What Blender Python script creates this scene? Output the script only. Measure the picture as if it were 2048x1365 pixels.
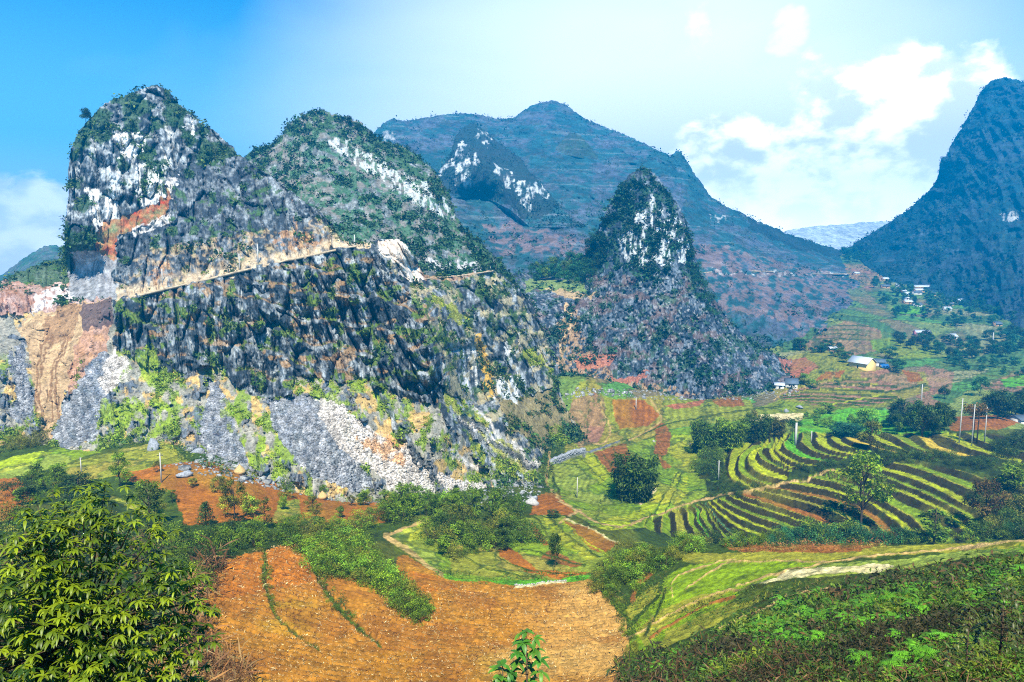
import bpy, math, random
import numpy as np
from mathutils import Vector
random.seed(7); rng = np.random.default_rng(7)
for o in list(bpy.data.objects): bpy.data.objects.remove(o, do_unlink=True)
scene = bpy.context.scene; C = scene.collection
F = 1365.0; HOR = 520.0; PITCH = math.atan((682.5-HOR)/F); CP, SP = math.cos(PITCH), math.sin(PITCH)

# ------------------------------------------------------------------ camera
cam = bpy.data.cameras.new('camera'); cam.sensor_width = 36; cam.lens = 36*F/2048
cam.clip_start = .2; cam.clip_end = 20000
camo = bpy.data.objects.new('camera', cam); C.objects.link(camo)
camo.location = (0, 0, 0); camo.rotation_euler = (math.pi/2-PITCH, 0, 0); scene.camera = camo

# ------------------------------------------------------------------ light and sky
SUN_EL, SUN_AZ = math.radians(54), math.radians(176)     # azimuth from +Y, negative = left
sd = Vector((math.sin(SUN_AZ)*math.cos(SUN_EL), math.cos(SUN_AZ)*math.cos(SUN_EL), math.sin(SUN_EL)))
sl = bpy.data.lights.new('sun', 'SUN'); sl.energy = 5.0; sl.angle = math.radians(0.7); sl.color = (1, .92, .76)
so = bpy.data.objects.new('sun', sl); C.objects.link(so); so.rotation_euler = sd.to_track_quat('Z', 'Y').to_euler(); so.location = (0, 0, 500)
scene.view_settings.view_transform = 'Standard'; scene.view_settings.look = 'None'
scene.view_settings.exposure = 1.05; scene.view_settings.gamma = 1
cy = scene.cycles
try:
    scene.render.engine = 'CYCLES'
    cy.use_denoising = False; cy.filter_width = 1.1
    cy.max_bounces = 4; cy.diffuse_bounces = 2; cy.glossy_bounces = 1; cy.transmission_bounces = 2; cy.volume_bounces = 0
    cy.caustics_reflective = False; cy.caustics_refractive = False
    cy.use_adaptive_sampling = True; cy.adaptive_threshold = 0.012
except Exception as e: print(e)

def pixdir(px, py):
    x = (np.asarray(px, float)-1024)/F; yc = (682.5-np.asarray(py, float))/F
    return x, CP+yc*SP, -SP+yc*CP
def unproj(px, py, Y):
    x, y, z = pixdir(px, py); k = Y/y
    return x*k, Y+0*k, z*k
def proj(x, y, z):
    d = y*CP-z*SP; u = y*SP+z*CP
    return 1024+F*x/d, 682.5-F*u/d
def dirv(px, py):
    x, y, z = pixdir(px, py); v = Vector((float(x), float(y), float(z))); return v.normalized()

world = bpy.data.worlds.new('World'); scene.world = world; world.use_nodes = True
NT = world.node_tree; NT.nodes.clear()
def N(nt, typ, **kw):
    n = nt.nodes.new(typ)
    for k, v in kw.items():
        if k.startswith('i_'):
            key = k[2:]; key = int(key) if key.isdigit() else key
            n.inputs[key].default_value = v
        else: setattr(n, k, v)
    return n
def Mth(nt, op, a, b=None, clamp=False):
    n = nt.nodes.new('ShaderNodeMath'); n.operation = op; n.use_clamp = clamp
    for i, v in enumerate((a, b)):
        if v is None: continue
        if hasattr(v, 'links'): nt.links.new(v, n.inputs[i])
        else: n.inputs[i].default_value = v
    return n.outputs[0]
def mixc(nt, f, a, b, mode='MIX'):
    n = nt.nodes.new('ShaderNodeMix'); n.data_type = 'RGBA'; n.blend_type = mode
    for i, v in ((0, f), (6, a), (7, b)):
        if hasattr(v, 'links'): nt.links.new(v, n.inputs[i])
        else: n.inputs[i].default_value = v if i == 0 else (*v[:3], 1)
    return n.outputs[2]
def mrange(nt, v, a, b, c=0., d=1., smooth=True):
    n = nt.nodes.new('ShaderNodeMapRange'); n.interpolation_type = 'SMOOTHSTEP' if smooth else 'LINEAR'
    nt.links.new(v, n.inputs[0])
    for i, q in enumerate((a, b, c, d)): n.inputs[i+1].default_value = q
    return n.outputs[0]
def N_sep(v):
    n = NT.nodes.new('ShaderNodeSeparateXYZ'); NT.links.new(v, n.inputs[0]); return n.outputs['Z']
tc = N(NT, 'ShaderNodeTexCoord'); D = tc.outputs['Generated']
sky = N(NT, 'ShaderNodeTexSky', sky_type='NISHITA', sun_disc=False, sun_elevation=SUN_EL, sun_rotation=SUN_AZ, altitude=1200, air_density=1.3, dust_density=.6, ozone_density=2.0)
base = mixc(NT, 1.0, sky.outputs[0], (.0, .66, 1.05), 'MULTIPLY')
def blob(px, py, r0, r1):          # 1 inside angle r0, 0 beyond r1 (degrees) round a direction
    n = nt_dot(dirv(px, py)); return mrange(NT, n, math.cos(math.radians(r1)), math.cos(math.radians(r0)))
def nt_dot(v):
    n = NT.nodes.new('ShaderNodeVectorMath'); n.operation = 'DOT_PRODUCT'; NT.links.new(D, n.inputs[0]); n.inputs[1].default_value = v
    return n.outputs['Value']
def noise(nt, vec, scale, detail=5, rough=.55, dist=0., mapping=None):
    if mapping:
        m = nt.nodes.new('ShaderNodeMapping'); nt.links.new(vec, m.inputs[0]); m.inputs['Scale'].default_value = mapping; vec = m.outputs[0]
    n = nt.nodes.new('ShaderNodeTexNoise'); nt.links.new(vec, n.inputs['Vector'])
    n.inputs['Scale'].default_value = scale; n.inputs['Detail'].default_value = detail; n.inputs['Roughness'].default_value = rough; n.inputs['Distortion'].default_value = dist
    return n.outputs[0]
hz_ = mrange(NT, N_sep(D), math.sin(math.radians(9)), math.sin(math.radians(1)))
veil_n = noise(NT, D, 2.2, 4, .5, .4, (1, 1, 2.2))
veil = Mth(NT, 'ADD', Mth(NT, 'MULTIPLY', blob(1320, 660, 8, 42), 1.15), Mth(NT, 'MULTIPLY', Mth(NT, 'SUBTRACT', veil_n, .5), .55), clamp=True)
base = mixc(NT, mrange(NT, N_sep(D), math.sin(math.radians(24)), math.sin(math.radians(0)), 0, .80), base, (3.0, 6.2, 9.0))
col = mixc(NT, veil, base, (8.4, 9.2, 9.9))
cn = noise(NT, D, 9, 8, .56, .15, (1, 1, 1.5))
# the sky right of the saddle: heaps of cumulus; a small bank at the left
m1 = blob(1780, 290, 1.5, 11); m1b = blob(1440, 330, 1, 5.5); m1c = blob(1640, 430, 2, 9); m2 = blob(70, 500, 2.5, 7); m3 = blob(1400, 80, .3, 3); m4 = blob(1560, 65, .2, 2.5)
mm = Mth(NT, 'MAXIMUM', Mth(NT, 'MAXIMUM', m1, m1b), Mth(NT, 'MAXIMUM', m1c, m2))
cl = Mth(NT, 'MULTIPLY', mrange(NT, Mth(NT, 'ADD', cn, Mth(NT, 'MULTIPLY', mm, .42)), .69, .83), mrange(NT, mm, .02, .2))
wisp = mrange(NT, Mth(NT, 'ADD', cn, Mth(NT, 'MULTIPLY', Mth(NT, 'MAXIMUM', m3, m4), .2)), .62, .74, 0, .6); wisp = Mth(NT, 'MULTIPLY', wisp, mrange(NT, Mth(NT, 'MAXIMUM', m3, m4), .02, .3))
shade = noise(NT, D, 16, 5, .55, .1, (1, 1, 1.6))
ccol = mixc(NT, mrange(NT, shade, .38, .60), (8.0, 8.6, 9.4), (16, 16, 16))
col = mixc(NT, wisp, col, (11, 11, 11))
col = mixc(NT, cl, col, ccol)
col = mixc(NT, Mth(NT, 'MULTIPLY', hz_, Mth(NT, 'MULTIPLY', blob(60, 500, 2, 16), .45)), col, (16, 16, 16.5))
col = mixc(NT, Mth(NT, 'MULTIPLY', hz_, Mth(NT, 'MULTIPLY', blob(1640, 470, 8, 40), .8)), col, (24, 24, 23.5))
bg = N(NT, 'ShaderNodeBackground'); bg.inputs[1].default_value = .085
NT.links.new(col, bg.inputs[0]); wo = N(NT, 'ShaderNodeOutputWorld'); NT.links.new(bg.outputs[0], wo.inputs[0])

# ------------------------------------------------------------------ numeric helpers
TB = rng.random((64, 64, 64)).astype(np.float32)
def vn(x, y, z):
    x = np.asarray(x, np.float32); y = np.asarray(y, np.float32)+0*x; z = np.asarray(z, np.float32)+0*x; x = x+0*y
    xi = np.floor(x); yi = np.floor(y); zi = np.floor(z); fx = x-xi; fy = y-yi; fz = z-zi
    xi = xi.astype(np.int32) & 63; yi = yi.astype(np.int32) & 63; zi = zi.astype(np.int32) & 63
    x1 = (xi+1) & 63; y1 = (yi+1) & 63; z1 = (zi+1) & 63
    fx = fx*fx*(3-2*fx); fy = fy*fy*(3-2*fy); fz = fz*fz*(3-2*fz)
    a = TB[xi, yi, zi]*(1-fx)+TB[x1, yi, zi]*fx; b = TB[xi, y1, zi]*(1-fx)+TB[x1, y1, zi]*fx
    c = TB[xi, yi, z1]*(1-fx)+TB[x1, yi, z1]*fx; d = TB[xi, y1, z1]*(1-fx)+TB[x1, y1, z1]*fx
    return (a*(1-fy)+b*fy)*(1-fz)+(c*(1-fy)+d*fy)*fz
def fbm(x, y, z, o=4, g=.5):
    s = 0; a = 1.; t = 0
    for i in range(o):
        f = 2.03**i; s = s+a*vn(x*f+i*7.3, y*f+i*3.1, z*f+i*5.7); t += a; a *= g
    return s/t
JT = rng.random((256, 256, 3)).astype(np.float32)
def worley(x, y):
    xi = np.floor(x).astype(np.int32); yi = np.floor(y).astype(np.int32); fx = x-xi; fy = y-yi
    f1 = np.full(x.shape, 9., np.float32); f2 = f1.copy(); cid = np.zeros_like(f1)
    for dx in (-1, 0, 1):
        for dy in (-1, 0, 1):
            j = JT[(xi+dx) & 255, (yi+dy) & 255]; d = np.hypot(dx+j[..., 0]-fx, dy+j[..., 1]-fy)
            m = d < f1; f2 = np.where(m, f1, np.minimum(f2, d)); cid = np.where(m, j[..., 2], cid); f1 = np.where(m, d, f1)
    return f1, f2, cid
def sst(a, b, x):
    t = np.clip((x-a)/(b-a), 0, 1); return t*t*(3-2*t)
class RBF:
    def __init__(s, P, v, c=.05, sm=1e-4):
        P = np.asarray(P, float); v = np.asarray(v, float); n = len(P); s.P = P; s.c = c
        K = np.sqrt(((P[:, None]-P[None])**2).sum(-1)+c*c); A = np.zeros((n+3, n+3)); A[:n, :n] = K-sm*n*0
        A[:n, :n] -= sm*np.eye(n); A[:n, n] = 1; A[:n, n+1:] = P; A[n, :n] = 1; A[n+1:, :n] = P.T
        s.w = np.linalg.solve(A, np.r_[v, 0, 0, 0])
    def __call__(s, x, y):
        sh = np.broadcast(x, y).shape; x = np.broadcast_to(x, sh).ravel(); y = np.broadcast_to(y, sh).ravel(); out = np.empty(x.size)
        for i in range(0, x.size, 60000):
            a = x[i:i+60000]; b = y[i:i+60000]
            K = np.sqrt((a[:, None]-s.P[:, 0])**2+(b[:, None]-s.P[:, 1])**2+s.c**2)
            out[i:i+60000] = K@s.w[:-3]+s.w[-3]+s.w[-2]*a+s.w[-1]*b
        return out.reshape(sh)
def inpoly(px, py, pts):
    pts = np.asarray(pts, float); r = np.zeros(px.shape, bool)
    m = (px >= pts[:, 0].min()) & (px <= pts[:, 0].max()) & (py >= pts[:, 1].min()) & (py <= pts[:, 1].max())
    X = px[m]; Yv = py[m]; q = np.zeros(X.shape, bool); n = len(pts)
    for i in range(n):
        x0, y0 = pts[i]; x1, y1 = pts[(i+1) % n]
        if y0 == y1: continue
        q ^= ((y0 > Yv) != (y1 > Yv)) & (X < (x1-x0)*(Yv-y0)/(y1-y0)+x0)
    r[m] = q; return r
def pldist(px, py, pts, rad):
    pts = np.asarray(pts, float); m = (px > pts[:, 0].min()-rad) & (px < pts[:, 0].max()+rad) & (py > pts[:, 1].min()-rad) & (py < pts[:, 1].max()+rad)
    d = np.full(px.shape, 1e6); X = px[m]; Yv = py[m]; q = np.full(X.shape, 1e6)
    for i in range(len(pts)-1):
        x0, y0 = pts[i]; x1, y1 = pts[i+1]; L = (x1-x0)**2+(y1-y0)**2+1e-9
        t = np.clip(((X-x0)*(x1-x0)+(Yv-y0)*(y1-y0))/L, 0, 1); q = np.minimum(q, np.hypot(X-x0-t*(x1-x0), Yv-y0-t*(y1-y0)))
    d[m] = q; return d
def smoothline(pts, k=3):
    p = np.asarray(pts, float)
    for _ in range(k):
        q = np.empty((2*len(p)-2, p.shape[1])); q[0::2] = .75*p[:-1]+.25*p[1:]; q[1::2] = .25*p[:-1]+.75*p[1:]
        p = np.vstack([p[:1], q, p[-1:]])
    return p

# ------------------------------------------------------------------ linking and properties
def tag(o, label, cat, group=None, kind=None):
    o['label'] = label; o['category'] = cat
    if group: o['group'] = group
    if kind: o['kind'] = kind
    return o
def link_mesh(name, V, Fc, mat, parent=None, col=None, smooth=False):
    V = np.asarray(V, np.float32); me = bpy.data.meshes.new(name); me.vertices.add(len(V)); me.vertices.foreach_set('co', V.ravel())
    if isinstance(Fc, np.ndarray):
        n, k = Fc.shape; me.loops.add(n*k); me.loops.foreach_set('vertex_index', Fc.ravel().astype(np.int32))
        me.polygons.add(n); me.polygons.foreach_set('loop_start', np.arange(0, n*k, k, dtype=np.int32)); me.polygons.foreach_set('loop_total', np.full(n, k, np.int32))
    else:
        li = np.array([i for f in Fc for i in f], np.int32); tot = np.array([len(f) for f in Fc], np.int32)
        me.loops.add(len(li)); me.loops.foreach_set('vertex_index', li); me.polygons.add(len(tot))
        me.polygons.foreach_set('loop_start', np.r_[0, np.cumsum(tot)[:-1]].astype(np.int32)); me.polygons.foreach_set('loop_total', tot)
    if smooth: me.polygons.foreach_set('use_smooth', np.ones(len(me.polygons), bool))
    if col is not None:
        at = me.color_attributes.new('Col', 'FLOAT_COLOR', 'POINT'); at.data.foreach_set('color', np.c_[np.asarray(col, np.float32), np.ones(len(V), np.float32)].ravel())
    me.update(calc_edges=True); me.validate()
    if mat: me.materials.append(mat)
    o = bpy.data.objects.new(name, me); C.objects.link(o)
    if parent: o.parent = parent
    return o
def empty(name, loc, rz=0.):
    o = bpy.data.objects.new(name, None); C.objects.link(o); o.location = loc; o.rotation_euler = (0, 0, rz); o.empty_display_size = .3; return o
def copy_thing(root, loc, rz=0., sc=1., link=True):
    r = root.copy(); C.objects.link(r); r.location = loc; r.rotation_euler = (0, 0, rz); r.scale = (sc,)*3 if not hasattr(sc, '__len__') else sc
    for ch in list(root.children):
        c = ch.copy(); C.objects.link(c); c.parent = r
        for g in ch.children:
            d = g.copy(); C.objects.link(d); d.parent = c
    return r

# ------------------------------------------------------------------ materials
def M_surface(name, sc1, sc2, amp=.5, bump=.3, bscale=None, stretch=(1, 1, 1), rough=.9, spots=None):
    m = bpy.data.materials.new(name); m.use_nodes = True; nt = m.node_tree; b = nt.nodes['Principled BSDF']
    at = nt.nodes.new('ShaderNodeVertexColor'); at.layer_name = 'Col'; t = nt.nodes.new('ShaderNodeTexCoord')
    n1 = noise(nt, t.outputs['Object'], sc1, 4, .65, 0, stretch); n2 = noise(nt, t.outputs['Object'], sc2, 3, .6, 0, stretch)
    k = Mth(nt, 'MULTIPLY', mrange(nt, n1, .3, .7, 1-amp, 1+amp, False), mrange(nt, n2, .3, .7, 1-amp*.8, 1+amp*.8, False))
    c = nt.nodes.new('ShaderNodeVectorMath'); c.operation = 'SCALE'; nt.links.new(at.outputs[0], c.inputs[0]); nt.links.new(k, c.inputs['Scale']); colr = c.outputs[0]
    nt.links.new(colr, b.inputs['Base Color']); b.inputs['Roughness'].default_value = rough; b.inputs['Specular IOR Level'].default_value = .15
    if bump:
        bp = nt.nodes.new('ShaderNodeBump'); bp.inputs['Strength'].default_value = bump; bp.inputs['Distance'].default_value = 1/(bscale or sc2)
        nt.links.new(noise(nt, t.outputs['Object'], bscale or sc2, 5, .7, 0, stretch), bp.inputs['Height']); nt.links.new(bp.outputs[0], b.inputs['Normal'])
    return m
def M_leaf(name, trans=.3, amp=.35, rough=.6, colr=None, spec=.25):
    m = bpy.data.materials.new(name); m.use_nodes = True; nt = m.node_tree; b = nt.nodes['Principled BSDF']; out = nt.nodes['Material Output']
    at = nt.nodes.new('ShaderNodeVertexColor'); at.layer_name = 'Col'
    oi = nt.nodes.new('ShaderNodeObjectInfo')
    k = mrange(nt, oi.outputs['Random'], 0, 1, 1-amp, 1+amp, False)
    c = nt.nodes.new('ShaderNodeVectorMath'); c.operation = 'SCALE'; nt.links.new(at.outputs[0], c.inputs[0]); nt.links.new(k, c.inputs['Scale'])
    nt.links.new(c.outputs[0], b.inputs['Base Color']); b.inputs['Roughness'].default_value = rough; b.inputs['Specular IOR Level'].default_value = spec
    tr = nt.nodes.new('ShaderNodeBsdfTranslucent'); nt.links.new(c.outputs[0], tr.inputs[0]); mx = nt.nodes.new('ShaderNodeMixShader'); mx.inputs[0].default_value = trans
    nt.links.new(b.outputs[0], mx.inputs[1]); nt.links.new(tr.outputs[0], mx.inputs[2]); nt.links.new(mx.outputs[0], out.inputs[0]); return m
def M_plain(name, c, rough=.8, sc=3., amp=.2, metal=0., stretch=(1, 1, 1)):
    m = bpy.data.materials.new(name); m.use_nodes = True; nt = m.node_tree; b = nt.nodes['Principled BSDF']; t = nt.nodes.new('ShaderNodeTexCoord')
    n1 = noise(nt, t.outputs['Object'], sc, 5, .65, 0, stretch); k = mrange(nt, n1, .3, .7, 1-amp, 1+amp, False)
    v = nt.nodes.new('ShaderNodeVectorMath'); v.operation = 'SCALE'; v.inputs[0].default_value = c; nt.links.new(k, v.inputs['Scale'])
    nt.links.new(v.outputs[0], b.inputs['Base Color']); b.inputs['Roughness'].default_value = rough; b.inputs['Metallic'].default_value = metal; b.inputs['Specular IOR Level'].default_value = .3
    return m
MT = dict(
    ground=M_surface('ground_cover', .35, 1.9, .38, .55, 1.4),
    rock=M_surface('limestone', .45, 1.6, .42, .6, 1.2, (1, 1, .6)),
    far=M_surface('far_slope', .03, .11, .40, .8, .09, (1, 1, 1.4)),
    leaf=M_leaf('leaf'), scrub=M_leaf('scrub_leaf', .2, 0),
    bark=M_plain('bark', (.07, .05, .03), .9, 12, .4), palebark=M_plain('pale_bark', (.28, .25, .18), .9, 12, .3),
    concrete=M_plain('pole_concrete', (.46, .45, .42), .8, 4, .12), metal=M_plain('dark_metal', (.08, .08, .09), .5, 5, .1, .6),
    tin=M_plain('tin_roof', (.62, .68, .74), .45, 1.2, .18, 0, (6, 1, 1)), tiles=M_plain('grey_tiles', (.10, .14, .18), .7, 3, .4),
    wallY=M_plain('yellow_plaster', (.78, .56, .20), .85, 1.5, .12), wallW=M_plain('pale_plaster', (.62, .60, .54), .85, 1.5, .2), mud=M_plain('mud_wall', (.42, .26, .13), .95, 2, .3),
    blue=M_plain('blue_tarpaulin', (.03, .16, .42), .6, 2, .2), dark=M_plain('dark_opening', (.02, .022, .025), .5, 2, .1),
    straw=M_plain('straw', (.50, .34, .14), .95, 9, .45, 0, (1, 1, .15)), stone=M_plain('grey_stone', (.26, .28, .31), .9, 2.5, .5),
    pstone=M_plain('pale_stone', (.36, .35, .33), .9, 2.5, .35), road=M_plain('road_dust', (.42, .33, .22), .95, .5, .5), pinkw=M_plain('pink_plaster', (.6, .22, .26), .85, 1.5, .2))

# ------------------------------------------------------------------ the ground: one height field over azimuth and distance
GV = """1900 1340 18;1500 1350 32;2048 1340 13;2048 1200 28;1700 1340 24;1300 1345 48;1900 1180 42;1700 1220 48;1500 1280 48;1350 1320 52;1780 1135 75;1550 1165 78;1380 1150 95
2048 1100 62;1900 1115 70;1700 1090 100;1500 1085 115;1900 1090 86;2048 1082 74;1300 1100 125;1230 1150 112;1220 1200 98;1260 1260 80;1400 1220 80
400 1340 58;700 1340 66;1000 1340 68;1200 1340 62;500 1200 88;800 1250 85;1000 1250 88;1150 1240 90;1000 1175 112;800 1165 108;620 1100 118;540 1090 114;430 1170 92;400 1250 74
1000 1150 128;1150 1160 122;850 1120 135;770 1065 150;1050 1040 185;1100 1000 205;950 1050 170;1230 1060 170;1150 1100 150;1280 1080 165;830 1030 168;900 1000 190
100 1340 28;250 1340 45;0 1250 32;0 1100 75;150 1150 70;250 1200 65;300 1100 105;150 1020 135;0 1000 150;300 1020 145;100 950 170;0 960 165;350 950 165;450 1030 140;560 1000 165
650 1000 178;750 1000 190;500 930 183;300 880 205;200 900 195;0 890 195;850 990 198;950 985 210;1050 960 240;1090 930 262;1154 950 250;1200 1000 222;1300 1040 195;1100 880 300
1200 900 285;1300 950 240;1350 1000 215;1250 870 310;1150 850 320;1170 770 350;1260 830 335;1350 850 330;1400 900 290;1420 960 245;1330 790 370;1450 800 380;1550 800 385
1480 1060 190;1400 1060 192;1600 1070 188;1750 1080 186;1900 1080 180;2048 1070 175;1450 1000 212;1600 1000 210;1750 1000 208;1900 1000 202;2048 990 198;1480 950 228;1600 960 224
1700 930 234;1850 940 226;2000 930 222;1550 880 262;1460 920 245;1650 875 262;1800 872 262;1950 875 258;2048 880 250;1600 850 335;1750 850 335;1650 820 365;1750 800 390;1850 800 390
1580 770 425;1700 760 440;1725 735 470;1850 760 445;2000 800 380;1920 858 300;2020 840 315;2048 850 320;1900 720 520;2048 720 520;1750 690 570;1600 690 560;1900 670 640;2048 660 640
1750 640 700;1650 640 690;2048 600 800;1900 610 820;1780 580 900;2048 540 950;1900 560 980;1750 535 1080;1850 530 1100;2048 500 1050;1700 508 1250;1500 790 400;1400 800 385""".replace('\n', ';')
GP = []
for t in GV.split(';'):
    px, py, Y = map(float, t.split()); x, y, z = unproj(px, py, Y); GP.append((x/Y, math.log(Y), float(z)))
for px, Y, z in [(1700, 142, -67), (1900, 142, -66), (2040, 132, -62), (1500, 150, -69), (1600, 290, -78), (1800, 290, -77), (1950, 285, -74), (1480, 290, -79), (2040, 290, -76),
                 (100, 4, -2.6), (700, 4, -2.6), (1300, 4, -2.6), (1900, 4, -3.4), (200, 8, -6.6), (800, 9, -8), (1400, 9, -7), (2000, 7, -6.6), (800, 28, -24), (1200, 25, -20), (500, 30, -24), (-150, 15, -8), (2200, 15, -13),
                 (-150, 200, -60), (-150, 80, -35), (2200, 100, -45), (2200, 300, -76), (2250, 600, -60), (2200, 1000, 10),
                 (0, 260, -62), (400, 260, -66), (800, 260, -72), (0, 400, -60), (500, 400, -60), (900, 400, -66), (0, 1200, -60), (600, 1200, -60), (1100, 1200, -60), (1400, 1200, -50), (1100, 500, -70), (1400, 600, -70),
                 (0, 2700, -150), (1000, 2700, -150), (1600, 1900, -60), (1700, 2700, -150), (2048, 2700, -100), (1700, 1450, 5)]:
    GP.append(((px-1024)/F, math.log(Y), z))
GP = np.array(GP); gz_f = RBF(GP[:, :2], GP[:, 2], .045, 2e-4)
def gz(a, Y): return gz_f(a, np.log(Y))
def ground_hit(px, py):
    px = np.atleast_1d(np.asarray(px, float)); py = np.atleast_1d(np.asarray(py, float)); x, y, z = pixdir(px, py); a = x/y; sl_ = z/y
    Ys = np.exp(np.linspace(math.log(6), math.log(2600), 420)); g = gz_f(a[:, None]+0*Ys, np.log(Ys)[None]+0*a[:, None])
    below = (sl_[:, None]*Ys) < g; i = np.argmax(below, 1); i = np.where(below.any(1), np.maximum(i, 1), len(Ys)-1)
    r = np.arange(len(a)); h0 = sl_*Ys[i-1]-g[r, i-1]; h1 = sl_*Ys[i]-g[r, i]; t = np.clip(h0/(h0-h1+1e-9), 0, 1); Y = Ys[i-1]+(Ys[i]-Ys[i-1])*t
    return np.c_[a*Y, Y, gz(a, Y)]

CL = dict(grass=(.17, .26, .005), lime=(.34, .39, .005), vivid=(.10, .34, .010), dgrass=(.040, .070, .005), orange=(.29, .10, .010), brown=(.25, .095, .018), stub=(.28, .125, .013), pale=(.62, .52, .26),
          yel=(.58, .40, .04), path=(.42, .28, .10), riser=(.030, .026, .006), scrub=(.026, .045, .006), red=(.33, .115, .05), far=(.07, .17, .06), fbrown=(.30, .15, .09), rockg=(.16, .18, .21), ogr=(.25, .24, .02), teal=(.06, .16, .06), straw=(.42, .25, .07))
TL = []   # terrace systems: (lips, polygon, riser share, step height, tread class list, riser class)
A_l = [[(1472,889),(1459,914),(1456,938),(1460,955),(1478,967),(1505,975)],[(1505,890),(1484,905),(1477,920),(1476,934),(1484,950),(1501,959),(1530,968)],[(1525,890),(1505,900),(1496,912),(1496,928),(1509,942),(1533,953),(1566,960)],
 [(1540,886),(1522,893),(1516,901),(1519,914),(1537,926),(1576,940)],[(1545,893),(1537,900),(1541,909),(1550,918),(1572,930),(1597,936)],[(1556,886),(1548,895),(1562,910),(1584,922),(1608,929)],[(1575,878),(1565,886),(1576,901),(1605,914),(1664,924)],
 [(1605,876),(1601,883),(1615,895),(1644,907),(1683,914)],[(1635,874),(1631,879),(1644,893),(1673,903),(1705,908)],[(1665,873),(1663,878),(1679,889),(1705,897),(1738,903)],[(1691,875),(1705,883),(1732,890),(1788,904)],[(1730,874),(1753,881),(1772,888),(1812,904)],
 [(1790,874),(1814,888),(1832,897),(1863,905)],[(1840,876),(1857,894),(1876,902),(1904,908)],[(1900,878),(1930,895),(1975,906)],[(1960,880),(2000,896),(2048,905)]]
A_p = [(1450,890),(1480,872),(1560,864),(1750,866),(2048,866),(2060,930),(1980,910),(1900,912),(1863,908),(1800,906),(1740,906),(1690,916),(1665,926),(1610,931),(1580,942),(1570,962),(1505,978),(1460,966),(1446,930)]
B_l = [[(1323,1030),(1322,1062)],[(1349,1026),(1355,1067)],[(1371,1019),(1388,1066)],[(1388,1015),(1412,1068)],[(1400,1028),(1416,1055),(1432,1078)],[(1410,1012),(1423,1032),(1447,1072)],[(1412,1008),(1431,1035),(1449,1056),(1468,1071)],[(1418,1006),(1439,1027),(1464,1048),(1498,1064)],
 [(1428,1003),(1459,1026),(1502,1048),(1548,1062)],[(1442,999),(1478,1018),(1517,1035),(1560,1049),(1600,1066)],[(1468,995),(1517,1016),(1566,1031),(1619,1047),(1650,1068)],[(1486,990),(1537,1010),(1595,1027),(1644,1045),(1680,1060)],
 [(1525,984),(1576,996),(1634,1011),(1693,1034),(1730,1062)],[(1533,977),(1595,986),(1673,1006),(1735,1030),(1765,1060)],[(1576,966),(1634,975),(1693,989),(1732,1002),(1764,1022),(1799,1048),(1832,1081)],[(1619,954),(1664,963),(1730,985),(1768,1003),(1805,1022),(1840,1048),(1865,1085)],
 [(1648,941),(1673,946),(1740,965),(1819,989),(1854,1009),(1898,1033),(1929,1064)],[(1700,936),(1760,950),(1801,967),(1854,987),(1898,1011),(1937,1037),(1965,1070)],[(1740,932),(1788,946),(1841,963),(1887,985),(1920,1004),(1960,1027),(1990,1060)],[(1790,927),(1832,936),(1882,954),(1931,974),(1975,996),(2010,1030)],[(1860,925),(1920,940),(1980,965),(2030,990)]]
B_p = [(1290,1062),(1290,1042),(1340,1024),(1385,1010),(1440,995),(1500,983),(1540,972),(1580,962),(1620,950),(1660,936),(1740,930),(1800,924),(1880,932),(1960,942),(2010,985),(2015,1040),(1980,1075),(1900,1090),(1700,1075),(1560,1072),(1430,1082),(1350,1076)]
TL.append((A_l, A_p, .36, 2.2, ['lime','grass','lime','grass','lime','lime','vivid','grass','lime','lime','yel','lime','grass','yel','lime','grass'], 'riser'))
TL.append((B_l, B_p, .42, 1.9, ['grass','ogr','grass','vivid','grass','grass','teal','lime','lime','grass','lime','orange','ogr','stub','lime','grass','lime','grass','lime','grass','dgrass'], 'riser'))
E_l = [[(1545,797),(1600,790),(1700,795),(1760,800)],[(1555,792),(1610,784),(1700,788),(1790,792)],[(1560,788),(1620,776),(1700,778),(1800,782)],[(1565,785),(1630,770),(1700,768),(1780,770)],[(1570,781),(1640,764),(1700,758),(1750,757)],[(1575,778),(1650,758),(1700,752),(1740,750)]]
TL.append((E_l, [(1550,795),(1580,778),(1640,758),(1720,752),(1800,770),(1800,798),(1740,812),(1640,815),(1600,800)], .35, 1.0, ['fbrown','ogr','fbrown','fbrown','ogr'], 'dgrass'))

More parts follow.
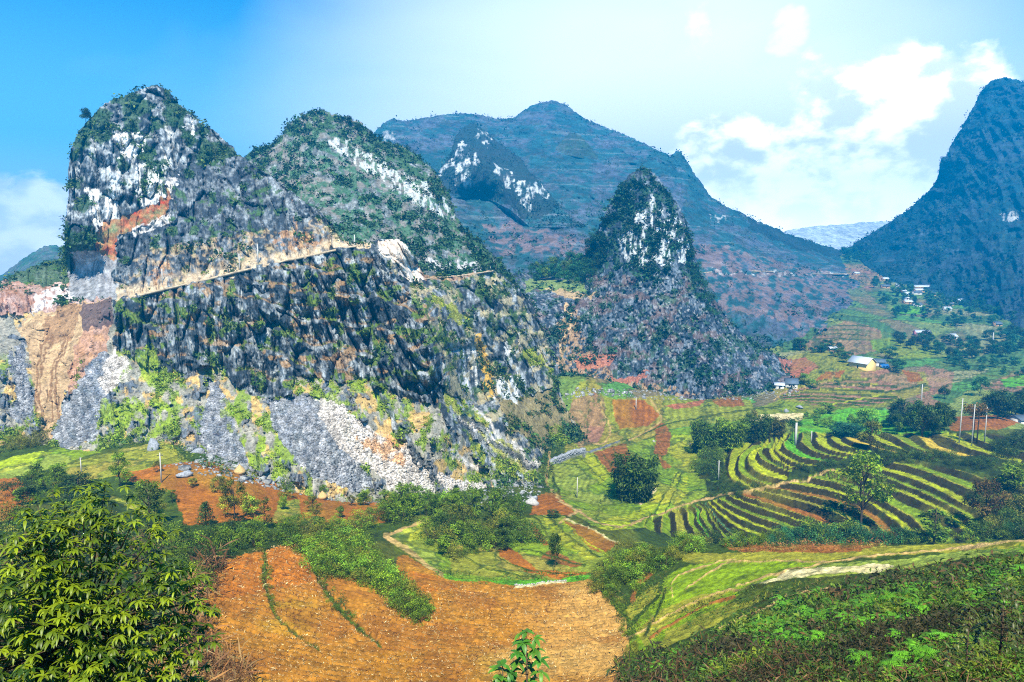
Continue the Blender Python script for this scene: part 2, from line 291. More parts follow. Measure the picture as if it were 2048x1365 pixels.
# polygons of land use, painted in order, where they lie on the ground
GPT = [('dgrass', [(-400,2200),(-400,560),(2500,560),(2500,2200)]),
 ('far', [(1000,800),(1000,480),(2500,470),(2500,860),(1500,860),(1300,870)]),
 ('fbrown', [(1600,700),(1640,660),(1700,640),(1760,660),(1770,700),(1690,715)]),('fbrown', [(1690,560),(1730,530),(1790,540),(1740,580)]),('fbrown', [(1680,528),(1790,527),(1790,548),(1690,552)]),
 ('vivid', [(1785,610),(1850,612),(1855,628),(1790,630)]),('grass', [(1740,680),(1800,675),(1870,700),(1866,716),(1800,720),(1745,700)]),('fbrown', [(1800,770),(1850,730),(1910,745),(1900,790),(1840,800)]),
 ('fbrown', [(1960,770),(2060,740),(2060,780),(1980,795)]),('vivid', [(2000,760),(2060,748),(2060,772),(2010,775)]),('far', [(1860,790),(1960,780),(2060,790),(2060,815),(1900,815)]),
 ('ogr', [(1540,780),(1560,715),(1650,700),(1700,720),(1760,735),(1850,745),(1860,780),(1770,815),(1640,820),(1560,800)]),
 ('red', [(1550,725),(1610,715),(1640,735),(1590,760),(1540,755)]),('orange', [(1650,745),(1690,740),(1680,760),(1620,768)]),('fbrown', [(1720,745),(1770,738),(1830,755),(1835,775),(1780,785),(1730,770)]),
 ('orange', [(1805,742),(1835,745),(1848,762),(1820,765)]),('fbrown', [(1770,815),(1850,795),(1890,805),(1880,838),(1790,830)]),('grass', [(1560,800),(1640,815),(1740,812),(1770,830),(1880,840),(1900,870),(1500,870),(1450,860),(1470,830)]),
 ('vivid', [(1600,840),(1700,815),(1850,830),(1890,868),(1600,870)]),('pale', [(1480,835),(1540,828),(1610,828),(1600,842),(1500,845)]),
 # bowl between the pinnacle and the terraces
 ('ogr', [(1130,880),(1150,770),(1230,800),(1330,790),(1500,800),(1520,835),(1400,850),(1330,860),(1230,910),(1130,912)]),
 ('fbrown', [(1140,880),(1135,830),(1150,790),(1180,775),(1210,800),(1213,850),(1195,885),(1160,895)]),('ogr', [(1140,800),(1160,765),(1185,758),(1205,775),(1180,790)]),
 ('orange', [(1225,800),(1290,800),(1320,830),(1300,850),(1240,860),(1228,830)]),('red', [(1330,812),(1410,800),(1400,812),(1350,820)]),('brown', [(1420,800),(1480,795),(1490,812),(1440,815)]),
 ('grass', [(1230,905),(1340,860),(1500,840),(1560,850),(1460,890),(1440,930),(1430,980),(1380,1010),(1300,1060),(1200,1060),(1110,1010),(1095,960),(1110,925),(1190,905)]),
 ('grass', [(1105,930),(1190,905),(1270,900),(1240,980),(1230,1030),(1190,1030),(1115,985)]),('brown', [(1186,905),(1250,888),(1262,920),(1240,950),(1218,945)]),('lime', [(1168,915),(1190,908),(1222,950),(1200,968),(1180,940)]),
 ('brown', [(1308,850),(1330,846),(1345,880),(1338,905),(1322,915),(1345,935),(1330,940),(1308,905),(1312,880)]),('lime', [(1345,870),(1395,870),(1398,920),(1370,935),(1335,905)]),
 ('orange', [(1075,990),(1110,985),(1140,1010),(1150,1032),(1060,1030)]),
 ('lime', [(1200,1040),(1260,1030),(1320,985),(1330,990),(1290,1040),(1240,1062),(1200,1060)]),('lime', [(1310,1030),(1340,970),(1350,945),(1365,945),(1345,1000),(1330,1025)]),('pale', [(1270,1000),(1310,975),(1315,982),(1280,1012)]),
 ('lime', [(1345,1020),(1365,955),(1375,955),(1375,985),(1352,1022)]),('lime', [(1283,1060),(1292,1040),(1322,1028),(1322,1050),(1300,1066)]),
 ('ogr', [(1370,1015),(1330,1030),(1420,1000),(1500,975),(1580,960),(1600,968),(1520,990),(1420,1010)]),
 ('scrub', [(1410,960),(1450,970),(1500,978),(1560,965),(1500,985),(1420,1000)]),('scrub', [(1575,942),(1610,932),(1670,925),(1740,907),(1810,905),(1900,912),(1990,912),(1985,945),(1880,936),(1800,926),(1700,935),(1640,950),(1590,960)]),
 ('scrub', [(1390,870),(1480,840),(1570,850),(1480,870),(1450,895),(1440,960),(1400,960)]),('orange', [(1448,900),(1465,896),(1462,920),(1452,922)]),
 ('scrub', [(1960,900),(2060,910),(2060,1090),(1960,1090),(2015,1030),(2010,985),(1965,940)]),
 ('orange', [(1890,835),(1990,830),(2040,845),(2000,860),(1900,862)]),
 # mid strips
 ('grass', [(1040,1040),(1090,1028),(1140,1035),(1240,1090),(1290,1085),(1300,1110),(1220,1160),(1060,1165),(880,1165),(810,1100),(780,1070),(850,1050),(960,1060)]),
 ('ogr', [(900,1080),(1040,1105),(1190,1150),(1100,1165),(900,1150)]),('orange', [(990,1085),(1010,1085),(1075,1140),(1180,1145),(1140,1160),(1060,1148),(1000,1110)]),('brown', [(1100,1100),(1170,1130),(1150,1135),(1080,1118)]),
 ('orange', [(1062,1046),(1070,1050),(1098,1092),(1088,1093),(1068,1072)]),('orange', [(1122,1042),(1173,1054),(1203,1072),(1236,1088),(1212,1109),(1180,1098),(1160,1078),(1140,1058)]),('lime', [(1085,1033),(1105,1040),(1144,1082),(1199,1115),(1180,1122),(1120,1090),(1100,1060)]),
 ('lime', [(800,1060),(850,1042),(870,1048),(880,1062),(820,1085)]),('vivid', [(880,1150),(960,1163),(1080,1160),(1190,1148),(1185,1158),(1080,1170),(960,1172),(870,1162)]),
 # foreground ploughed field
 ('stub', [(250,1420),(330,1250),(390,1180),(450,1120),(520,1090),(590,1088),(625,1110),(650,1148),(720,1160),(770,1180),(815,1185),(795,1130),(812,1118),(850,1150),(910,1163),(1040,1172),(1180,1160),(1215,1200),(1250,1240),(1262,1300),(1250,1420)]),
 ('orange', [(450,1130),(525,1092),(590,1090),(622,1112),(640,1160),(560,1180),(440,1200)]),
 ('orange', [(790,1120),(812,1110),(870,1150),(920,1180),(850,1185),(800,1160)]),
 # right foreground hill
 ('dgrass', [(1215,1200),(1200,1150),(1260,1090),(1500,1085),(2060,1075),(2060,1420),(1250,1420),(1262,1300),(1250,1240)]),
 ('ogr', [(1340,1110),(1560,1100),(1900,1090),(2060,1080),(2060,1095),(1880,1105),(1640,1120),(1450,1125),(1380,1130)]),('brown', [(1450,1094),(1640,1090),(1760,1092),(1700,1104),(1480,1102)]),
 ('grass', [(1330,1155),(1380,1132),(1450,1122),(1640,1125),(1560,1150),(1500,1172),(1400,1180),(1345,1205),(1320,1195)]),('grass', [(1640,1130),(1780,1120),(1900,1105),(2060,1092),(2060,1108),(1900,1125),(1790,1145),(1500,1172),(1460,1178)]),
 ('pale', [(1512,1172),(1560,1148),(1640,1135),(1775,1127),(1785,1133),(1760,1146),(1640,1152),(1560,1165)]),('ogr', [(1245,1222),(1290,1180),(1320,1165),(1310,1190),(1280,1225),(1260,1240)]),
 ('grass', [(1262,1255),(1340,1165),(1480,1130),(1500,1178),(1420,1230),(1300,1300),(1262,1300)]),('ogr', [(1270,1262),(1330,1215),(1400,1187),(1470,1180),(1440,1195),(1370,1225),(1330,1250),(1290,1290)]),('ogr', [(1330,1265),(1450,1210),(1520,1200),(1470,1225),(1400,1265),(1310,1300)]),
 ('brown', [(1560,1205),(1650,1182),(1660,1195),(1580,1220)]),
 # left middle ground
 ('dgrass', [(-60,900),(180,905),(330,880),(420,925),(700,1000),(780,1010),(780,1060),(600,1080),(500,1070),(300,1020),(100,1000),(-60,1010)]),('ogr', [(100,940),(240,900),(330,880),(380,925),(300,960),(230,950),(150,975)]),
 ('grass', [(-60,955),(0,935),(110,895),(210,892),(200,905),(110,935),(0,965)]),('lime', [(-60,935),(60,905),(110,900),(60,930),(-60,960)]),
 ('orange', [(-60,960),(30,957),(70,975),(66,1010),(20,1050),(-60,1060)]),('orange', [(320,930),(420,920),(520,958),(700,985),(790,1005),(780,1045),(650,1060),(500,1040),(370,1050),(350,990),(230,950)]),
 ('stub', [(608,1008),(676,1004),(690,1046),(640,1056),(604,1045)]),('ogr', [(40,1010),(110,985),(220,990),(330,1030),(320,1060),(150,1050)]),('brown', [(110,1020),(210,1005),(260,1035),(160,1045)]),('brown', [(360,925),(400,928),(390,960),(350,950)]),('ogr', [(560,1000),(600,1000),(600,1040),(540,1045)]),
 ('scrub', [(-60,1050),(40,1040),(80,990),(230,1000),(340,1060),(520,1060),(600,1075),(780,1065),(795,1122),(765,1160),(705,1150),(650,1140),(625,1110),(590,1088),(450,1120),(330,1250),(250,1420),(-60,1420)])]
GST = [  # strokes: class, half width px, lift, points
 ('dgrass', 3.0, -.5, [(530,1100),(528,1180),(560,1250),(640,1300)]),('dgrass', 4.0, -.6, [(625,1130),(660,1200),(700,1240),(760,1290)]),('brown', 2.5, -.3, [(440,1165),(420,1230),(400,1300)]),
 ('path', 4.5, 0, [(770,1073),(800,1092),(830,1112),(862,1140),(885,1153)]),('path', 2.6, 0, [(770,1073),(820,1052),(860,1040),(880,1030)]),('path', 3, 0, [(880,1035),(872,1050),(868,1062)]),
 ('path', 2.2, 0, [(1100,905),(1098,930),(1090,950),(1098,975),(1120,1000),(1150,1018),(1180,1040),(1220,1052),(1240,1055)]),('path', 3, 0, [(1120,1045),(1140,1030),(1160,1020)]),
 ('path', 1.8, 0, [(1240,1055),(1330,1025),(1400,1000),(1440,990),(1530,977),(1575,962),(1615,958),(1640,945),(1670,938)]),
 ('path', 1.8, 0, [(1186,886),(1205,890),(1219,875),(1222,850),(1200,815),(1205,800)]),('rockg', 3, .8, [(1102,930),(1120,922),(1150,912),(1172,908),(1168,915)]),('rockg', 2, .5, [(1170,908),(1215,892),(1240,885)]),
 ('scrub', 3, .5, [(1102,935),(1108,960),(1118,990)]),('dgrass', 1.5, .3, [(1240,885),(1290,868),(1340,845),(1400,838),(1480,822)]),('path', 1.3, 0, [(1260,880),(1300,860),(1330,840),(1300,800)]),
 ('dgrass', 1.2, .3, [(1400,835),(1440,830),(1500,820),(1560,812)]),
 ('dgrass', 1.0, .2, [(1186,908),(1215,945),(1228,965)]),('dgrass', 1.0, .2, [(1205,905),(1222,935),(1235,945)]),('dgrass', 1.0, .2, [(1225,898),(1238,925)]),('dgrass', .8, .2, [(1145,925),(1170,945),(1195,968),(1230,985)]),('dgrass', .8, .2, [(1160,918),(1185,940),(1210,965)]),
 ('dgrass', 1.2, .3, [(1200,1000),(1195,1040)]),('scrub', 2.5, .5, [(1260,1065),(1290,1060),(1330,1072),(1420,1080)]),('dgrass', 1.3, .3, [(1290,1050),(1320,1010),(1345,965),(1355,945)]),('dgrass', 1.2, .3, [(1330,1025),(1350,985),(1362,950)]),
 ('dgrass', 1.6, .3, [(1056,1029),(1080,1042),(1091,1058),(1096,1080)]),('dgrass', 1.6, .3, [(1080,1031),(1105,1040),(1121,1058),(1144,1082),(1173,1101),(1199,1115)]),('lime', 1.2, .3, [(1119,1042),(1144,1058),(1164,1082),(1212,1109)]),('pale', 1.0, .3, [(1128,1040),(1173,1054),(1203,1072),(1236,1088)]),
 ('scrub', 3.0, .3, [(1130,1036),(1180,1050),(1215,1070),(1245,1090)]),('dgrass', 1.6, .3, [(1045,1098),(1080,1108),(1120,1120),(1170,1132)]),('dgrass', 1.3, .3, [(925,1112),(960,1135),(1020,1150),(1080,1160)]),('dgrass', 1.3, .3, [(985,1105),(1020,1130),(1070,1145),(1150,1150)]),
 ('pale', 1.6, .25, [(1030,1174),(1060,1172),(1100,1167),(1130,1164)]),
 # bunds on the right hill
 ('path', 1.0, .25, [(1345,1195),(1340,1165),(1380,1140),(1450,1122),(1470,1121)]),('path', 1.1, .25, [(1372,1180),(1410,1150),(1450,1128),(1500,1122),(1650,1124)]),('path', 1.1, .25, [(1470,1176),(1530,1155),(1600,1138),(1700,1118),(1880,1100),(2060,1083)]),
 ('path', 1.3, .3, [(1255,1280),(1290,1262),(1340,1230),(1400,1195),(1460,1182),(1500,1180)]),('brown', 2.6, .3, [(1300,1275),(1360,1240),(1420,1210),(1470,1195)]),('path', 1.3, .3, [(1435,1265),(1440,1258),(1490,1235),(1560,1200),(1620,1186),(1680,1180)]),
 ('scrub', 3, .3, [(1500,1178),(1600,1165),(1680,1160),(1790,1148),(1900,1128),(2060,1112)]),
 ('scrub', 2.5, .3, [(1290,1270),(1310,1240),(1320,1210),(1330,1180)]),('brown', 5, 0, [(1265,1200),(1270,1170),(1300,1150)]),
 ('path', 1.2, 0, [(1550,800),(1560,785),(1620,772),(1665,760),(1672,740)]),('path', 1.4, 0, [(1680,768),(1740,770),(1790,785),(1800,800)]),('dgrass', 1.6, .5, [(1620,775),(1680,765),(1740,770)]),('dgrass', 2, .5, [(1770,785),(1810,780),(1850,768)]),
 ('dgrass', 1.2, .4, [(1800,722),(1840,720),(1850,724)]),('lime', 1.2, .2, [(1640,815),(1700,800),(1760,790)]),('dgrass', 1.2, .4, [(1650,820),(1720,806),(1790,797)])]
for k in range(7): GST.append(('dgrass', 1.0, .4, [(1880+k*6, 725+k*9), (1960, 722+k*9), (2060, 730+k*10)]))
for k in range(6): GST.append(('dgrass', 1.0, .4, [(1620-k*2, 640+k*8), (1680, 632+k*9), (1740, 636+k*9)]))

def build_ground():
    aa = np.linspace(-.98, 1.0, 1380); seg = [(math.log(3.9), 60, math.log(24)), (math.log(24), 200, math.log(75)), (math.log(75), 620, math.log(400)), (math.log(400), 170, math.log(1400)), (math.log(1400), 24, math.log(2750))]
    ss = np.concatenate([np.linspace(a, b, n, endpoint=False) for a, n, b in seg])
    # coarse RBF evaluation then bilinear refinement
    ca = np.linspace(-.98, 1.0, 300); cs = np.linspace(ss[0], math.log(2750), 420)
    Yc_ = np.exp(cs)[None]; Zc = gz_f(np.clip(ca[:, None]*(Yc_+18)/Yc_, -1.02, 1.04), cs[None]); fa = np.interp(aa, ca, np.arange(300)); fs = np.interp(ss, cs, np.arange(420))
    i = np.minimum(fa.astype(int), 298); j = np.minimum(fs.astype(int), 418); u = (fa-i)[:, None]; v = (fs-j)[None]
    I = i[:, None]; J = j[None]
    Z = Zc[I, J]*(1-u)*(1-v)+Zc[I+1, J]*u*(1-v)+Zc[I, J+1]*(1-u)*v+Zc[I+1, J+1]*u*v
    Z = np.minimum(Z, np.interp(ss, [math.log(3.9), math.log(9)], [-3.8, -8.4])[None]+1e3*(ss > math.log(9))[None])
    Yg = np.exp(ss)[None]+0*aa[:, None]; X = aa[:, None]*(Yg+18); sh = Z.shape
    px, py = proj(X, Yg, Z); px = np.where(Yg < 11, -999., px)
    w1 = (fbm(X/5, Yg/5, 0*X, 3)-.5); w2 = (fbm(X/5+40, Yg/5, 0*X, 3)-.5)+.5*(fbm(X/1.3+40, Yg/1.8, 0*X, 2)-.5); w1 = w1+.5*(fbm(X/1.3, Yg/1.8, 0*X+9, 2)-.5)
    wp = np.clip(F/Yg*1.6, 1, 9); qx = px+w1*wp; qy = py+w2*wp*.7
    col = np.zeros(sh+(3,), np.float32); tex = np.ones(sh, np.float32)*.35; stub = np.zeros(sh, np.float32)
    cs_ = 13+24*sst(280, 700, Yg); f1_, f2_, ci_ = worley((X+w1*8)/cs_, (Yg+w2*8)/cs_*.8); ed_ = sst(.10, .03, f2_-f1_)
    pal = np.array([(.12,.22,.03),(.20,.29,.03),(.26,.14,.07),(.07,.15,.03),(.30,.33,.05),(.22,.12,.07),(.10,.28,.03),(.38,.32,.14)], np.float32)[np.clip((ci_*8).astype(int), 0, 7)]
    for c, p in GPT:
        m = inpoly(qx, qy, p); col[m] = CL[c]
        if c in ('far', 'grass', 'lime', 'ogr', 'fbrown') and Yg[m].size and np.median(Yg[m]) > 110:
            k_ = .62 if c == 'far' else .22; cc_ = col[m]*(1-k_)+pal[m]*k_; e_ = ed_[m][:, None]*.75; col[m] = cc_*(1-e_)+np.array((.03, .07, .015), np.float32)*e_
        if c in ('stub', 'orange', 'straw'): stub[m] = 1.
        elif len(p) > 4: stub[m] = 0
    dz = np.zeros(sh)
    for lips, poly, rf, H, tcl, rc in TL:
        m = inpoly(qx, qy, smoothline(poly+[poly[0]], 1)); P = []; v = []
        for k, l in enumerate(lips):
            l = smoothline(l, 1)
            for q in l: P.append((q[0]/1000, q[1]/1000*1.6)); v.append(k)
        f = RBF(P, v, .004, 1e-5); c = f(px[m]/1000, py[m]/1000*1.6)+(w1[m])*.12
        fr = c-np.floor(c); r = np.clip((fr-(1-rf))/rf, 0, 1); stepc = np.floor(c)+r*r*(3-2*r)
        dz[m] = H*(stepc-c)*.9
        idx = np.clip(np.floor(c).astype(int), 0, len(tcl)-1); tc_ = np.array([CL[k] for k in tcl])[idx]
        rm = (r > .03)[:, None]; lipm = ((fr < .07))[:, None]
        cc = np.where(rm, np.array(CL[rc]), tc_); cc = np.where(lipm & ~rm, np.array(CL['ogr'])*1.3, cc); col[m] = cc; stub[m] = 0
    for c, w, lift, p in GST:
        p = smoothline(p, 2); d = pldist(qx, qy, p, w*3); k = sst(w*1.25, w*.75, d)[..., None]; col = col*(1-k)+np.array(CL[c], np.float32)*k; dz += lift*sst(w*1.6, 0, d); stub *= 1-k[..., 0]
    n0 = fbm(X/14, Yg/14, 0*X, 4); n1 = fbm(X/2.2, Yg/2.2, 0*X, 4); n2 = fbm(X/.5, Yg/.5, 0*X+3, 2)
    # wear of the land cover itself: drier and greener patches, weeds on bare soil
    gmask = sst(.52, .66, n0)[..., None]; dry = np.array(CL['ogr'], np.float32)
    col = col*(1-gmask*.45)+(.5*col+.5*dry)*gmask*.45
    wd = (sst(.60, .72, n1)*(1-stub*.8))[..., None]*.6; col = col*(1-wd)+np.array(CL['scrub'], np.float32)*wd
    col *= (.62+.76*n2)[..., None]*(.75+.5*n1)[..., None]
    sm = (sst(960, 1200, px+(n0-.5)*420)*stub*sst(1150, 1190, py)*.75)[..., None]; col = col*(1-sm)+np.array(CL['straw'], np.float32)*sm; rm_ = (sst(.5, .64, fbm(X/7+3, Yg/7, 0*X, 3))*stub*.55)[..., None]; col = col*(1-rm_)+np.array((.20, .075, .012), np.float32)*rm_
    farm = sst(380, 900, Yg)[..., None]; blot = sst(.5, .6, fbm(X/9, Yg/22, 0*X, 4))[..., None]; col = col*(1-.6*farm*blot)+np.array((.04, .12, .05), np.float32)*.6*farm*blot
    rows_ = (np.sin((X*np.cos(ci_*6.28)+Yg*np.sin(ci_*6.28)*.6)*2*math.pi/(cs_/7))*.5+.5)*sst(120, 180, Yg); col *= (1-.30*rows_*(px > 1000))[..., None]
    # furrows across the ploughed field, hummocks elsewhere
    fur = (np.sin((X*.25+Yg)*2*math.pi/1.7+9*n0+2*n1)*.24+np.sin((X*.5+Yg)*2*math.pi/.8+14*n0)*.09)*stub*sst(170, 90, Yg)
    Z2 = Z+dz+(n1-.5)*.7*(1-.6*stub)*sst(4, 25, Yg)+(n2-.5)*.28+fur+(n0-.5)*.8*sst(30, 60, Yg)
    global GR; GR = (aa, ss, Z2)
    X = np.c_[X[:, :1], X[:, :1], X[:, :1], X]; Yg = np.c_[0*X[:, :1]-30, 0*X[:, :1]-9, 0*X[:, :1]+.8, Yg]; Z2 = np.c_[Z2[:, :1]*0-1.2, Z2[:, :1]*0-1.6, Z2[:, :1]*0-2.1, Z2]; col = np.concatenate([np.repeat(col[:, :1], 3, 1), col], 1); sh = X.shape
    V = np.stack([X, Yg, Z2], -1).reshape(-1, 3); n, mm = sh; id_ = np.arange(n*mm).reshape(n, mm)
    Fq = np.stack([id_[:-1, :-1], id_[1:, :-1], id_[1:, 1:], id_[:-1, 1:]], -1).reshape(-1, 4)
    o = link_mesh('ground', V, Fq, MT['ground'], col=col.reshape(-1, 3), smooth=True)
    tag(o, 'valley floor of terraces, ploughed fields, paths and grass', 'ground', kind='structure')
build_ground()

# ------------------------------------------------------------------ the mountains: solid reliefs with front, crest and back
SHEETS = {}
def RK(s, z, y, dark=(.026, .040, .052), light=(.36, .40, .42)):
    n = fbm(s/3.2, y/6, z/9, 4, .6); n2 = fbm(s/.9, y/2, z/2.5, 3); t = sst(.42, .72, n*.6+n2*.4)[..., None]; q_ = (.76+.48*vn(s/.38, y/1.5, z/.6))[..., None]
    return (np.array(dark)*(1-t)+np.array(light)*t)*q_
def sheet(name, label, sil, bot, ctrl, res, S, colf, dispf, back, bdrop, jag=2.0, mat='rock', cat='mountain', vres=None, tuck=False):
    sil = np.array(sil, float); bot = np.array(bot, float); x0, x1 = sil[0, 0], sil[-1, 0]
    sg = np.hypot(np.diff(sil[:, 0]), np.diff(sil[:, 1])*.8); al = np.r_[0, np.cumsum(sg)]; n = int(al[-1]/res)+1; ar = np.linspace(0, al[-1], n)
    TX = np.interp(ar, al, sil[:, 0]); T = np.interp(ar, al, sil[:, 1]); BX = .5*TX+.5*(x0+(x1-x0)*ar/al[-1]); BX = np.maximum.accumulate(BX); B = np.interp(BX, bot[:, 0], bot[:, 1])
    m = int(np.max(np.hypot(B-T, BX-TX))/(vres or res))+2; t = np.linspace(0, 1, m)[None]; PX = TX[:, None]*(1-t)+BX[:, None]*t; PY = T[:, None]*(1-t)+B[:, None]*t
    gx = np.gradient(TX); gy = np.gradient(T); gl = np.hypot(gx, gy)+1e-6; jn = (fbm(ar/11, 0*ar, 0*ar+x0, 4, .6)-.5)*jag*3.2+(vn(ar/2.1, 0*ar, 0*ar+2)-.5)*jag*1.3; px = TX
    JX = (-gy/gl*jn)[:, None]; JY = (gx/gl*jn)[:, None]
    ctrl = np.array(ctrl, float); f = RBF(ctrl[:, :2]/1000, np.log(ctrl[:, 2]), .03, 1e-4)
    # evaluate coarse, refine along each axis
    si = np.unique(np.r_[np.arange(0, n, 4), n-1]); sj = np.unique(np.r_[np.arange(0, m, 4), m-1]); Lc = f(PX[np.ix_(si, sj)]/1000, PY[np.ix_(si, sj)]/1000)
    L1_ = np.stack([np.interp(np.arange(m), sj, r) for r in Lc]); L = np.stack([np.interp(np.arange(n), si, L1_[:, k]) for k in range(m)], 1)
    jf = np.exp(-t*(B-T)[:, None]/7); PX = PX+JX*jf; PY = PY+JY*jf
    Y = np.exp(L); X, _, Z = unproj(PX, PY, Y); a = X/Y; s = a*S
    q_ = S/250; wx = PX+((fbm(s/6/q_, Z/6/q_, 0*s, 4, .6)-.5)*34+(fbm(s/1.6/q_, Z/2/q_, 0*s, 2)-.5)*12); wy = PY+((fbm(s/6/q_+30, Z/6/q_, 0*s, 4, .6)-.5)*30+(fbm(s/1.6/q_+30, Z/2/q_, 0*s, 2)-.5)*12)
    col, amp, zone = colf(wx, wy, s, Z, Y)
    dY = dispf(PX, PY, s, Z, Y)*amp*np.clip(np.minimum(t*m/4, 1), .15, 1); Y2 = Y-dY; X, _, Z = unproj(PX, PY, Y2)
    nb = 9; rows = []
    for k in range(nb, 0, -1):
        q = k/nb; rows.append(np.stack([X[:, 0]*(1+back*q/Y2[:, 0]), Y2[:, 0]+back*q, Z[:, 0]-bdrop*q**1.4-(vn(px/8, 0*px+k*.7, 0*px)-.5)*bdrop*.10], -1))
    fr = np.stack([X, Y2, Z], -1); bt = []
    for k in (1, 2): bt.append(np.stack([X[:, -1], Y2[:, -1]+(12*k if tuck else -.5*k), Z[:, -1]-(3*k if tuck else 6*k*(S/250))], -1))
    V = np.concatenate([np.stack(rows, 1), fr, np.stack(bt, 1)], 1); cc = np.concatenate([np.repeat(col[:, :1], nb, 1), col, np.repeat(col[:, -1:], 2, 1)], 1)
    n, m2 = V.shape[:2]; id_ = np.arange(n*m2).reshape(n, m2); Fq = np.stack([id_[:-1, 1:], id_[1:, 1:], id_[1:, :-1], id_[:-1, :-1]], -1).reshape(-1, 4)
    o = link_mesh(name, V.reshape(-1, 3), Fq, MT[mat], col=np.clip(cc.reshape(-1, 3), 0, 1)); tag(o, label, cat, kind='structure')
    SHEETS[name+str(len(SHEETS))] = dict(f=f, P=fr, px=PX, py=PY, zone=zone, sil=(px, T))
    return SHEETS[name+str(len(SHEETS)-1)]
def mixm(col, m, c):
    m = m[..., None]; return col*(1-m)+np.asarray(c)*m
def soft(px, py, polys):
    m = np.zeros(px.shape, bool)
    for p in polys: m |= inpoly(px, py, p)
    return m.astype(np.float32)

# --- the near massif
SIL1 = [(-240,632),(-60,585),(0,566),(30,548),(60,536),(100,524),(134,516),(136,470),(131,440),(138,400),(137,330),(144,290),(158,262),(185,230),(210,205),(240,195),(270,182),(300,172),(315,170),(335,180),(360,210),(380,225),(400,245),(430,262),(455,285),(480,312),(500,325),(530,345),(560,365),(600,395),(640,425),(665,450),(685,480),(700,488),(740,484),(762,478),(800,478),(820,500),(850,550),(900,553),(985,541),(1020,560),(1060,600),(1080,645),(1098,695),(1112,745),(1122,790),(1142,835),(1165,870),(1190,898)]
BOT1 = [(-240,915),(-60,915),(0,910),(100,910),(200,908),(300,898),(400,928),(520,968),(650,1008),(760,1018),(900,1008),(1000,993),(1080,958),(1100,925),(1130,912),(1190,902)]
CT1 = [(-240,905,188),(-240,650,262),(-240,632,284),(-60,900,190),(0,900,193),(100,900,195),(200,905,194),(300,892,202),(400,920,188),(520,960,176),(650,1003,178),(760,1012,186),(900,1000,202),(1000,985,222),(1080,950,250),(1110,912,283),(1190,900,300),
 (0,640,262),(100,700,240),(100,800,215),(200,700,238),(220,800,215),(300,760,222),(450,810,210),(600,800,209),(700,790,211),(850,835,220),(900,900,215),(950,900,232),(1000,825,268),(-60,700,235),(0,700,232),(-60,620,262),
 (250,690,243),(450,750,226),(600,755,222),(730,760,224),(860,800,232),(500,650,236),(650,640,238),(800,650,242),(350,640,246),(230,600,256),(400,572,252),(600,525,249),(720,503,250),(800,560,262),(850,600,264),
 (230,590,262),(400,560,260),(600,500,257),(700,488,258),(600,440,270),(500,330,312),(400,250,330),(310,172,345),(200,215,328),(145,290,314),(138,400,298),(138,500,280),(300,300,314),(300,400,292),(330,460,281),(200,480,280),(400,420,290),(400,480,274),(500,430,285),(665,450,268),
 (765,478,268),(820,500,275),(850,552,284),(920,553,305),(985,541,328),(1060,600,342),(1098,695,345),(1122,790,330),(1142,835,318),(1165,870,308),(950,700,290),(1000,790,285),(1050,800,300),(960,600,302),(1100,800,315),(1100,860,296),(1040,700,318),
 (850,600,252),(862,660,244),(872,760,232),(885,835,221),(895,880,214),(905,640,278),(925,740,276),(945,810,268),(0,590,268),(60,580,272),(0,566,285),(60,536,300),(130,517,298),(140,600,266),(-60,585,285)]
ROCKF = [(215,600),(400,568),(600,523),(720,500),(790,520),(860,590),(920,700),(885,830),(840,800),(730,770),(600,755),(565,795),(500,790),(440,735),(330,745),(225,700)]
def disp1(px, py, s, z, Y):
    k = .05+.30*sst(350, 800, px); sp = s+k*z; w = (fbm(s/9, z/14, 0*s, 2)-.5)*5; w2 = (fbm(s/3, z/4, 0*s+5, 3)-.5)*2
    f1, f2, c1 = worley((sp+w*.7+w2*.6)/5.2, (z+w*2)/16+.8*c_off(s)); g1, g2, c2 = worley((sp-w*.6+w2*.5)/1.5+31, z/6.5+7+c_off(s*2.1))
    e1 = np.minimum(f2-f1, .45)/.45; e2 = np.minimum(g2-g1, .5)/.5
    n = fbm(sp/.9, Y/3, z/4, 4, .6)-.5; big = fbm(s/16, Y/30, z/14, 3)-.5; bf = bench(s, z)
    return 5.5*(c1-.4)+5.2*(e1**.6-.6)+1.5*(e2**.7-.5)+1.2*(c2-.5)+2.2*n+6*big+3.2*(bf-.5)+.9*(vn(s/.55, Y/2, z/.9)-.5)
def bench(s, z):
    q = (z+.22*s+(fbm(s/12, z/30, 0*s+2, 3)-.5)*12)/8.5; f = q-np.floor(q); return np.where(f < .85, f/.85, 1-(f-.85)/.15)
def c_off(s): return vn(s/4.2, 0*s, 0*s)
